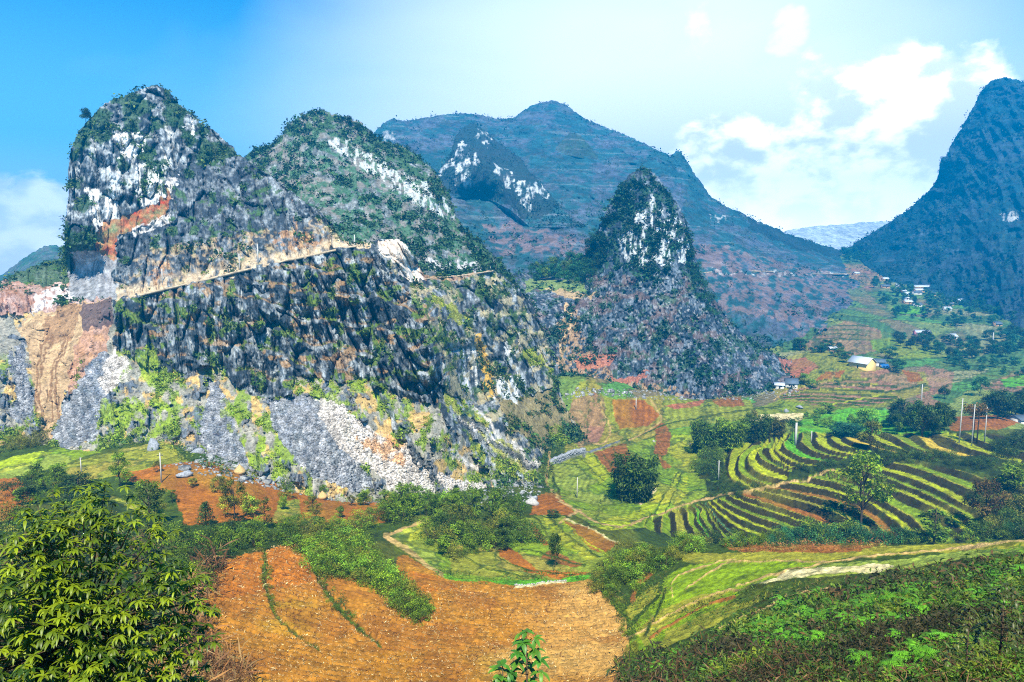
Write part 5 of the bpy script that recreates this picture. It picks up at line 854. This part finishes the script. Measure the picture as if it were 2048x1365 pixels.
region([(1985,880),(2050,870),(2060,920),(2000,915)], 14, [('bush','deep')], (22, 36), 'dark shrub at the right edge beside the yellow terraces', 'dark shrubs beside the yellow terraces', stuff=True)
region([(340,1090),(450,1065),(580,1075),(590,1092),(540,1085),(470,1110),(430,1130),(400,1165),(340,1150)], 44, [('bush','dark'),('bush','mid'),('bush','deep')], (26, 54), 'shrub|of the thicket left of the field', 'shrubs left of the ploughed field')
region([(-40,1010),(60,1040),(230,1020),(330,1060),(330,1100),(200,1120),(-40,1120)], 32, [('bush','deep'),('bush','dark'),('bush','olive')], (30, 60), 'shrub|of the bushes behind the big tree', 'shrubs of the left middle ground')
region([(560,1050),(780,1040),(790,1065),(620,1075),(560,1070)], 24, bm, (20, 38), 'green bush between the small ploughed plots and the thicket', 'bushes behind the thicket', stuff=True)
region([(560,960),(780,1000),(790,1040),(640,1040),(540,1010)], 16, [('bush','mid'),('tree','mid'),('airy','olive')], (20, 38), 'tree|of the straw stack plots', 'trees by the straw stacks')
region([(20,950),(200,960),(340,1000),(520,1050),(330,1055),(100,1030),(-30,1000)], 18, [('tree','mid'),('bush','deep'),('airy','mid'),('bush','olive')], (26, 52), 'tree|of the dark left slope', 'bushes left of the orange soil')
region([(-30,885),(120,880),(60,900),(-30,915)], 8, [('bush','olive')], (18, 30), 'reddish olive bush at the foot of the dirt slide', 'bushes below the dirt slide', stuff=True)
region([(30,870),(100,850),(110,890),(40,900)], 8, [('bush','olive')], (16, 26), 'olive tuft under the dirt slide', 'tufts under the dirt slide', S=S1, stuff=True)
region([(1060,545),(1180,530),(1190,565),(1070,570)], 34, [('tree','teal'),('tree','mid'),('bush','teal'),('tree','blueg')], (22, 38), 'tree|of the wood on the col', 'trees of the wood on the col', S=SP_)
region([(1170,500),(1200,440),(1215,470),(1210,540),(1180,560)], 16, [('bush','deep'),('bush','blueg')], (16, 28), 'dark shrub clinging to the left side of the pinnacle', 'shrubs on the left side of the pinnacle', S=SP_, stuff=True)
region([(1385,520),(1400,560),(1440,620),(1420,640),(1380,570)], 12, [('bush','teal'),('bush','blueg')], (16, 26), 'green shrub on the right shoulder of the pinnacle', 'shrubs on the right shoulder of the pinnacle', S=SP_, stuff=True)
region([(1680,505),(1740,498),(1750,528),(1690,525)], 26, [('tree','blueg')], (14, 22), 'blue-green tree|of the saddle wood', 'trees of the wood on the saddle')
region([(1740,560),(1850,585),(1900,600),(2050,600),(2060,640),(1900,660),(1840,640),(1790,640),(1750,590)], 110, [('tree','blueg'),('round','teal'),('round','blueg'),('tree','teal')], (10, 20), 'tree|of the village woods', 'trees of the village woods')
region([(1790,680),(1850,675),(1930,690),(2050,660),(2060,700),(1990,720),(1900,720),(1870,712),(1800,694)], 70, [('tree','blueg'),('round','teal'),('tree','deep')], (13, 26), 'tree|of the grove below the pink house', 'trees of the grove below the village')
region([(1880,715),(2050,720),(2060,760),(1900,735)], 26, [('round','teal'),('tree','blueg')], (10, 20), 'tree|of the hedge by the right fields', 'trees by the right fields')
region([(1600,835),(1780,842),(1860,860),(1600,868)], 30, [('round','bright'),('bush','bright')], (12, 22), 'bright green bush on the flat behind the terrace rim', 'bright bushes behind the terrace rim', stuff=True)
region([(1790,845),(1900,848),(1900,872),(1790,872)], 16, [('tree','deep'),('tree','dark')], (30, 56), 'dark tree|of the dark grove', 'trees of the dark grove')
region([(1980,815),(2056,800),(2060,838),(1990,838)], 14, [('tree','deep')], (28, 50), 'dark tree|of the grove above the low house', 'trees above the low house')
region([(1580,700),(1690,690),(1700,725),(1640,710),(1590,712)], 16, [('round','teal'),('round','mid')], (10, 20), 'tree|of the trees by the mud house', 'trees around the mud house')
region([(1540,745),(1640,735),(1760,780),(1740,800),(1600,775)], 20, [('bush','dark'),('bush','teal')], (5, 10), 'small dark bush on the brown fields by the farmhouse', 'small bushes on the brown fields', stuff=True)
for (x, y, h) in ((172, 247, 30), (505, 318, 12), (546, 295, 10), (700, 250, 18), (716, 262, 14), (742, 275, 14)): plant_px('tree', 'deep', x, y, h, 'small tree silhouetted on the skyline of the near peaks', None, 'lone trees on the skyline', 1, True, S1 if x < 490 else S2)

region([(518,1098),(536,1098),(545,1190),(575,1255),(560,1262),(528,1190)], 34, [('bush','mid'),('bush','olive'),('bush','dark')], (7, 15), 'low weeds', 'weeds', 3, stuff=True)
region([(618,1125),(634,1125),(672,1200),(745,1275),(730,1282),(655,1205)], 36, [('bush','mid'),('bush','olive'),('bush','dark')], (7, 15), 'low weeds', 'weeds', 3, stuff=True)
region([(1205,1185),(1225,1180),(1262,1240),(1275,1310),(1255,1330),(1252,1260)], 26, [('bush','dark'),('bush','olive'),('bush','mid')], (12, 26), 'low weeds', 'weeds', 4, stuff=True)
merge_stuff('shrubbery', 'low shrubs and brush between the fields, terraces and rocks')
# ------------------------------------------------------------------ scrub on the rock, loose stones (nobody could count them)
def scrub(S, n, size, name, label, colrs, nl=16, dens=None, topn=0, lsz=.36):
    z = S['zone'] if dens is None else dens; w = np.clip(z, 0, 9).ravel(); cl_ = 14 if S['P'][..., 1].mean() < 500 else 60; Pn = S['P'].reshape(-1, 3)/cl_; w = w*(.12+sst(.42, .60, fbm(Pn[:, 0], Pn[:, 1], Pn[:, 2], 3, .6))); w = w/w.sum(); idx = rng.choice(w.size, n, p=w); P = S['P'].reshape(-1, 3)[idx]
    zz = (S['zone'].ravel()[idx])
    if topn:
        m = S['P'].shape[0]; ii = rng.integers(0, m, topn); P = np.vstack([P, S['P'][ii, rng.integers(0, 5, topn)]]); zz = np.r_[zz, np.ones(topn)]
    q = len(P); sz = size*(.4+1.7*rng.random(q)**3)*np.where(zz >= 2, .55, 1.); c = np.array(colrs)[rng.integers(0, len(colrs)-1, q)]; c = np.where((zz >= 2)[:, None], np.array(colrs[-1]), c)*(.7+.6*rng.random((q, 1)))
    v = rng.normal(size=(q*nl, 3)); v /= np.linalg.norm(v, axis=1)[:, None]; v[:, 2] = np.abs(v[:, 2])*1.1-.1; v[:, 1] -= .25; r = np.repeat(sz, nl); CC = np.repeat(P, nl, 0)+v*(r*(.3+.7*rng.random(q*nl)))[:, None]
    V, f, cc = leaves(CC, r*lsz*1.6, .65, .4, .1, rng, cc=np.repeat(c, nl, 0), cv=.3)
    tag(link_mesh(name, V, f, MT['scrub'], col=cc), label, 'scrub', kind='stuff')
gs = [(.035, .09, .02), (.05, .13, .025), (.025, .06, .018), (.09, .15, .02), (.20, .30, .02)]
scrub(S1, 9500, 1.25, 'scrub', 'dark and bright scrub rooted over the near massif', gs, 14, None, 260)
scrub(S2, 5200, 1.7, 'scrub', 'scrub dotting the second peak', [(.03, .085, .03), (.045, .12, .03), (.02, .055, .02), (.05, .11, .03)], 14, None, 220)
scrub(SP_, 3600, 1.9, 'scrub', 'dark scrub clothing the pinnacle', [(.02, .07, .03), (.03, .10, .035), (.015, .045, .02), (.04, .09, .03)], 14, None, 120)
scrub(S3b, 900, 3.0, 'scrub', 'scrub on the white faced crag', [(.02, .05, .03), (.03, .07, .04), (.015, .04, .025)], 8, np.ones_like(S3b['zone']), 120, .3)
scrub(S3, 2600, 4.0, 'scrub', 'scattered scrub on the blue mountain', [(.02, .06, .03), (.03, .08, .04), (.02, .05, .03)], 8, np.ones_like(S3['zone']), 220, .3)
scrub(S5, 2600, 4.5, 'scrub', 'scattered scrub on the right mountain', [(.015, .045, .025), (.02, .06, .03), (.02, .05, .03)], 8, np.ones_like(S5['zone']), 120, .3)
def stones(P, size, name, label, c0, mat='rock', cs=None):
    q = len(P); b = np.array(box(-1, 1, -1, 1, -1, 1)[0], float); fq = np.array(box(-1, 1, -1, 1, -1, 1)[1]); sz = size*(.45+1.9*rng.random(q)**7+.4*rng.random(q))
    V = b[None]*(1+.7*(rng.random((q, 8, 3))-.5)); A = rng.random(q)*6.28; Bt = (rng.random(q)-.5)*1.6; ca, sa, cb, sb = np.cos(A)[:, None], np.sin(A)[:, None], np.cos(Bt)[:, None], np.sin(Bt)[:, None]
    x = V[..., 0]*(.7+.6*rng.random((q, 1))); y = V[..., 1]; z = V[..., 2]*(.45+.5*rng.random((q, 1))); y, z = y*cb-z*sb, y*sb+z*cb; x, y = x*ca-y*sa, x*sa+y*ca
    V = np.stack([x, y, z], -1)*sz[:, None, None]+P[:, None]; f = (np.arange(q)[:, None, None]*8+fq[None]).reshape(-1, 4); g = (.6+.8*rng.random((q, 1, 1)))*(np.array(c0)[None, None] if cs is None else cs[:, None])
    tag(link_mesh(name, V.reshape(-1, 3), f, MT[mat], col=np.repeat(g, 8, 1).reshape(-1, 3)), label, 'stones', kind='stuff')
w = np.clip(SHX['scree'], 0, 1).ravel(); w = w/w.sum(); idx = rng.choice(w.size, 46000, p=w); stones(S1['P'].reshape(-1, 3)[idx], .17, 'scree_stones', 'grey angular stones of the scree fans', None, cs=SHX['col'].reshape(-1, 3)[idx]*np.array((.70, .67, .62))+np.array((.055, .055, .05)))
bp = []
for poly, n in (([(200,895),(330,880),(420,925),(520,960),(640,1000),(760,1008),(760,985),(600,955),(450,905),(330,870),(210,875)], 900), ([(320,930),(420,920),(600,975),(780,1000),(770,1015),(600,990),(400,950)], 260), ([(1120,800),(1180,790),(1330,800),(1500,800),(1600,790),(1600,778),(1400,785),(1150,775)], 500), ([(1040,985),(1080,985),(1070,1010),(1045,1005)], 40), ([(900,1000),(1080,955),(1090,975),(950,1015)], 200)):
    X = []; 
    while len(X) < n:
        q = (random.uniform(min(p[0] for p in poly), max(p[0] for p in poly)), random.uniform(min(p[1] for p in poly), max(p[1] for p in poly)))
        if inpoly(np.array([q[0]]), np.array([q[1]]), poly)[0]: X.append(q)
    bp += X
bp = np.array(bp); Pb = on_ground(bp[:, 0], bp[:, 1]); stones(Pb, .34, 'fallen_stones', 'grey stones fallen round the feet of the cliffs', (.26, .27, .27))

# ------------------------------------------------------------------ the near slopes: weeds, ferns, dead stalks
def pts_in(polys, n, ymin=6):
    out = []
    tot = sum((max(p[0] for p in q)-min(p[0] for p in q))*(max(p[1] for p in q)-min(p[1] for p in q)) for q in polys)
    for q in polys:
        xs = [p[0] for p in q]; ys = [p[1] for p in q]; A = (max(xs)-min(xs))*(max(ys)-min(ys)); m = int(n*A/tot)+1; x = rng.uniform(min(xs), max(xs), m); y = rng.uniform(min(ys), max(ys), m); k = inpoly(x, y, q); out.append(np.c_[x[k], y[k]])
    p = np.vstack(out); return on_ground(p[:, 0], p[:, 1]), p
def weeds(polys, n, hpx, name, label, cols, nl=14, spread=1., tall=1., lw=.28, mat='leaf', lsz=.5):
    P, p = pts_in(polys, n); q = len(P); m = (P[:, 1]*CP-P[:, 2]*SP)/F; h = hpx*m*(.4+1.0*rng.random(q)**1.5); pat = fbm(P[:, 0]/3, P[:, 1]/5, 0*P[:, 0], 3); ci = np.clip(((pat-.3)/.4*len(cols)+rng.normal(size=q)*.8), 0, len(cols)-1).astype(int); c = np.array(cols)[ci]*(.65+.7*rng.random((q, 1)))
    R = np.repeat(h, nl); off = rng.normal(size=(q*nl, 3))*.35*spread; off[:, 2] = rng.random(q*nl)*tall; CC = np.repeat(P, nl, 0)+off*R[:, None]
    V, f, cc = leaves(CC, R*lsz, lw, .3, .05, rng, cc=np.repeat(c, nl, 0), cv=.35)
    tag(link_mesh(name, V, f, MT[mat], col=cc), label, 'undergrowth', kind='stuff')
NR = [(1240,1330),(1340,1305),(1440,1270),(1560,1213),(1680,1185),(1800,1160),(2060,1120),(2200,1100),(2200,1500),(1230,1500)]
weeds([NR], 17000, 20, 'undergrowth', 'tangle of green and dead weeds on the near right slope', [(.04, .035, .010), (.03, .06, .008), (.06, .11, .010), (.10, .06, .02), (.03, .06, .008), (.07, .15, .010), (.12, .17, .012)], 13)
weeds([[(1230,1335),(1500,1320),(1800,1315),(2060,1290),(2060,1500),(1230,1500)]], 2200, 20, 'dead_stalks', 'brown dead stalks along the bottom of the near slope', [(.15, .07, .03), (.09, .035, .015), (.22, .13, .06), (.06, .03, .012)], 7, .5, 1.0, .07, 'leaf', 1.1)
weeds([[(1220,1200),(1260,1150),(1330,1120),(1345,1205),(1290,1270),(1262,1300)],[(1330,1230),(1500,1178),(1700,1160),(2060,1110),(2060,1130),(1700,1178),(1560,1200),(1290,1300)]], 2600, 11, 'rough_grass', 'rough grass and weeds between the bunds of the right hill', [(.09, .15, .012), (.06, .11, .012), (.20, .22, .02), (.12, .10, .02)], 10)
weeds([[(380,1180),(340,1250),(270,1420),(520,1420),(480,1330),(430,1290),(400,1220)],[(395,1110),(440,1120),(430,1190),(380,1200)]], 1300, 34, 'dry_grass', 'dry brown grass between the big tree and the ploughed field', [(.30, .15, .05), (.22, .10, .035), (.36, .24, .09), (.12, .06, .02)], 9, .5, .8, .06, 'leaf', 1.0)
weeds([[(-60,1100),(340,1090),(330,1250),(250,1420),(-60,1420)]], 2600, 30, 'undergrowth', 'dark weeds on the slope below the big tree', [(.03, .055, .012), (.05, .08, .012), (.10, .07, .02)], 10)
weeds([[(880,1140),(960,1158),(1190,1145),(1190,1162),(960,1172),(860,1160)],[(625,1130),(640,1140),(720,1235),(700,1245)],[(524,1100),(534,1100),(534,1180),(524,1180)]], 900, 9, 'field_edge_weeds', 'bright weeds along the edges of the ploughed field', [(.10, .26, .015), (.16, .32, .02), (.08, .14, .015)], 9)
weeds([[(385,1190),(450,1130),(520,1095),(590,1093),(620,1112),(650,1165),(690,1235),(800,1175),(910,1170),(1040,1176),(1175,1166),(1210,1205),(1245,1245),(1255,1300),(1240,1400),(300,1400)]], 42000, 4.6, 'corn_stubble', 'pale broken corn stubble strewn over the ploughed field', [(.50, .33, .11), (.36, .19, .05), (.66, .52, .26), (.16, .06, .015)], 2, .8, .35, .22, 'leaf', 1.)
weeds([[(560,960),(760,1000),(1060,960),(1100,940),(1080,980),(900,1020),(700,1012),(560,985)],[(200,880),(330,880),(520,960),(480,965),(320,905),(200,900)],[(1080,960),(1110,870),(1140,880),(1110,920),(1110,1000)]], 1500, 12, 'foot_scrub', 'low scrub where the cliffs meet the fields', [(.05, .11, .02), (.09, .17, .02), (.16, .20, .02), (.04, .08, .015)], 12)
# bracken: single ferns one can pick out
def fern_mesh():
    V = []; Fc = []; c = []
    for k in range(9):
        th = k*2.4+random.random()*.5; L = .8+.4*random.random(); base = (.12+.5*random.random())
        P = [np.array([math.cos(th)*L*t, math.sin(th)*L*t, base*.5+.55*t-.75*t*t]) for t in np.linspace(.05, 1, 11)]; side = np.array([-math.sin(th), math.cos(th), 0])
        for i in range(10):
            w = .34*(1-i/10.5)*(.6 if i == 0 else 1); d = P[i+1]-P[i]
            for s in (-1, 1):
                o = len(V); a = P[i]; V += [a, a+d*.75, a+d*1.1+side*s*w+np.array([0, 0, -.06*w]), a+d*.35+side*s*w*.72]; Fc.append((o, o+1, o+2, o+3)); q = .75+.5*random.random(); c += [np.array((.12, .34, .015))*q]*4
    return np.array(V), Fc, np.array(c)
FM = [fern_mesh() for _ in range(3)]; FO = []
for v, f, c in FM: FO.append(None)
weeds([[(1440,1090),(1640,1086),(1800,1088),(1760,1100),(1480,1108)]], 500, 9, 'rusty_weeds', 'rust coloured weeds along the crest of the right hill', [(.26, .10, .03), (.16, .06, .02), (.20, .14, .03)], 9)
weeds([NR], 5000, 13, 'undergrowth', 'low bright weeds on the near right slope', [(.05, .10, .01), (.09, .17, .015), (.03, .06, .01), (.14, .15, .02)], 9)
fz = [([(1560,1215),(1700,1190),(1800,1180),(1860,1175),(1880,1230),(1760,1260),(1640,1260),(1560,1240)], 42, ('bright green fern', 'of the high patch on the near slope'), 'ferns high on the near slope', 30), ([(1480,1250),(1620,1230),(1640,1290),(1520,1300)], 22, ('bright green fern', 'of the lower patch on the near slope'), 'ferns in the lower patch', 30), ([(1300,1320),(1420,1290),(1440,1330),(1320,1350)], 9, ('small bright fern', 'of the field corner patch'), 'ferns near the field corner', 22),
      ([(1900,1150),(2050,1120),(2050,1250),(1930,1220)], 18, ('green fern', 'of the patch under the path'), 'ferns at the upper right', 30), ([(1640,1300),(1960,1270),(2040,1340),(1700,1350)], 16, ('green fern', 'among the dead stalks'), 'ferns among the dead stalks', 38)]
for poly, n, lab, grp, hp in fz:
    n = int(n*1.7); P, p = pts_in([poly], n*2); PX_ = np.sort(p[:n, 0])
    for i in range(min(n, len(P))):
        k = random.randint(0, 2)
        if FO[k] is None: FO[k] = link_mesh('fern', FM[k][0], FM[k][1], MT['leaf'], col=FM[k][2]); o = FO[k]
        else: o = FO[k].copy(); C.objects.link(o)
        m = mpp(P[i]); s = hp*m*random.uniform(.5, 1.05); o.location = P[i]+np.array([0, 0, .25*s]); o.rotation_euler = (random.uniform(-.2, .35), random.uniform(-.2, .2), random.random()*6.28); o.scale = (s, s, s); sd_ = ['leftmost part', 'left part', 'middle', 'right part', 'rightmost part'][min(4, int(np.searchsorted(PX_, p[i, 0])/max(1, len(PX_))*5))]; ys_ = p[:n, 1]; ud = 'upper' if p[i, 1] < np.median(ys_) else 'lower'; tag(o, f"{['slender', 'spreading', 'bushy'][k]} {lab[0]}, {ud} {sd_} {lab[1]}", 'fern', grp)

# ------------------------------------------------------------------ the big tree at the lower left and the young plants in front
def blade(P, d, L, W, droop, c, V, Fc, Cc, nseg=4, fold=.25):
    d = d/np.linalg.norm(d); u = np.cross(d, (0, 0, 1)); u /= np.linalg.norm(u)+1e-6; p = P.copy(); o = len(V); dd = d.copy()
    for i in range(nseg+1):
        t = i/nseg; w = W*(math.sin(math.pi*min(1, t**.75*.93+.05))**.9)*.5; up = np.cross(u, dd); V += [p+u*w+up*w*fold, p, p-u*w+up*w*fold]; q = 1+.25*(t-.5); Cc += [c*q, c*q*.85, c*q]
        dd = dd+np.array([0, 0, -droop/nseg]); dd /= np.linalg.norm(dd); p = p+dd*(L/nseg)
    for i in range(nseg): a = o+3*i; Fc += [(a, a+1, a+4, a+3), (a+1, a+2, a+5, a+4)]
def leafy(name, base, tips, stems, label, cat_, c0, c1, Ln, Wn, nl=(6, 9), up=.5):
    t = empty(name, base); tag(t, label, cat_); V = []; Fc = []; Cc = []
    for (p, dirn) in tips:
        n = random.randint(*nl); a0 = random.random()*6.28; f = random.random(); c = np.array(c0)*(1-f)+np.array(c1)*f
        for k in range(n):
            th = a0+k*2.4; el = up-random.random()*.9; d = np.array([math.cos(th)*math.cos(el), math.sin(th)*math.cos(el), math.sin(el)])+dirn*.5
            blade(p-base+dirn*(-.03*k*Ln), d, Ln*random.uniform(.65, 1.15), Wn*random.uniform(.8, 1.2), random.uniform(.7, 1.7), c*random.uniform(.75, 1.25), V, Fc, Cc)
    link_mesh('foliage', np.array(V), Fc, MT['bigleaf'], t, np.array(Cc), smooth=True)
    v, f = stems; link_mesh('branches' if cat_ == 'tree' else 'stem', np.asarray(v)-base, f, MT['bark'], t, smooth=True); return t
MT['bigleaf'] = M_leaf('big_leaf', .30, 0, .45, spec=.4)
def crown_tree():
    Yc = 8.2; cx, _, cz = unproj(165, 1255, Yc); c = np.array([cx, Yc, cz], float); R = np.array([232*Yc/F, 1.25, 262*Yc/F]); gb = np.array([c[0]+.1, Yc+.2, float(gzf(np.array([c[0]]), np.array([Yc+.2]))[0])-.1])
    tips = []; tb = [tube([gb, gb*.6+c*.4, c+[0, 0, -.3*R[2]], c+[0, 0, .5*R[2]]], [.11, .08, .05, .015], 8)]
    k = 0
    while k < 1900:
        v = rng.normal(size=3); v /= np.linalg.norm(v); lump = .55+.70*float(vn(np.array([v[0]*3+5]), np.array([v[1]*3+5]), np.array([v[2]*3+5]))[0]); r = min(1.08, lump+.12)*(rng.uniform(.80, 1.12) if k % 3 else rng.uniform(.35, .9))
        p = c+v*R*r*np.array([1-.38*max(0., v[2]), 1, 1])
        if v[1] > .55: continue
        tips.append((p, v*np.array([.7, .7, .5])+np.array([0, 0, .35]))); k += 1
        if k % 7 == 0: a = c+v*R*.15; tb.append(tube([a, (a+p)/2+[0, 0, -.06], p], [.018, .009, .003], 4))
    for (px, py) in ((72, 1010), (100, 1020), (168, 990), (205, 995), (268, 1020), (185, 1000), (130, 1030), (60, 1050), (395, 1180), (430, 1250), (370, 1170), (30, 1060), (300, 1060), (340, 1110), (235, 1010)):
        x, _, z = unproj(px, py+22, Yc-.3); p = np.array([x, Yc-.3, z], float); a = c+(p-c)*.75; tb.append(tube([a, p], [.012, .003], 4)); tips.append((p, np.array([0, 0, .9]))); tips.append((p-[0, 0, .08], np.array([.3, 0, .4])))
    leafy('leafy_tree', gb, tips, cat(tb), 'big leafy tree with drooping yellow-green leaves filling the lower left corner', 'tree', (.025, .07, .004), (.24, .32, .008), .135, .033)
crown_tree()
def sapling(px, ptop, Y, label, nlev, wpx, c0=(.05, .20, .02), c1=(.14, .30, .02), Ln=.2, Wn=.075, name='young_tree'):
    x, _, z = unproj(px, ptop, Y); gzv = float(gzf(np.array([x]), np.array([float(Y)]))[0]); base = np.array([x, Y, gzv-.05]); top = np.array([x, Y, z], float); tb = [tube([base, (base+top)/2+[.03, 0, 0], top], [.03, .02, .006], 6)]; tips = [(top, np.array([0, 0, .9]))]; m = Y/F; dz = min(top[2]-base[2]-.2, nlev*.16)
    for i in range(nlev):
        q = (i+1)/nlev; h = top[2]-dz*q
        for k in range(3):
            th = i*1.9+k*2.1; r = wpx*m*.5*(.25+.75*q**.7)*random.uniform(.6, 1); p = np.array([x+r*math.cos(th), Y+r*math.sin(th), h+r*.3]); tb.append(tube([np.array([x, Y, h-.05]), p], [.008, .003], 4)); tips.append((p, np.array([math.cos(th), math.sin(th), .3])*.7))
    leafy(name, base, tips, cat(tb), label, 'sapling', c0, c1, Ln, Wn, (5, 7))
sapling(1052, 1262, 9.5, 'young dark green plant rising in front of the ploughed field at the bottom', 11, 130, Ln=.19)
sapling(1005, 1330, 9.2, 'low broad leaved shoot left of the young plant at the bottom', 5, 70, Ln=.16, Wn=.08)
sapling(2010, 1170, 13, 'thin dark twiggy sapling near the lower right corner', 14, 110, (.05, .07, .015), (.09, .12, .015), .16, .05)
sapling(1940, 1215, 15, 'thin weedy sapling left of the twiggy one', 12, 80, (.07, .09, .015), (.12, .16, .02), .15, .05)

# ------------------------------------------------------------------ the air
def haze():
    m = bpy.data.materials.new('haze'); m.use_nodes = True; nt = m.node_tree; nt.nodes.clear(); out = nt.nodes.new('ShaderNodeOutputMaterial')
    v = nt.nodes.new('ShaderNodeVolumePrincipled'); v.inputs['Color'].default_value = (.0, .44, 1.0, 1); v.inputs['Density'].default_value = 0.00044; v.inputs['Anisotropy'].default_value = 0.1
    nt.links.new(v.outputs[0], out.inputs['Volume'])
    x0, x1, y0, y1, z0, z1 = -2900, 2900, -40, 2900, -260, 340
    V = [(x, y, z) for x in (x0, x1) for y in (y0, y1) for z in (z0, z1)]; Fc = [(0, 1, 3, 2), (4, 6, 7, 5), (0, 4, 5, 1), (2, 3, 7, 6), (0, 2, 6, 4), (1, 5, 7, 3)]
    o = link_mesh('haze', V, Fc, m); tag(o, 'blue haze filling the valley air', 'haze', kind='stuff')
haze()
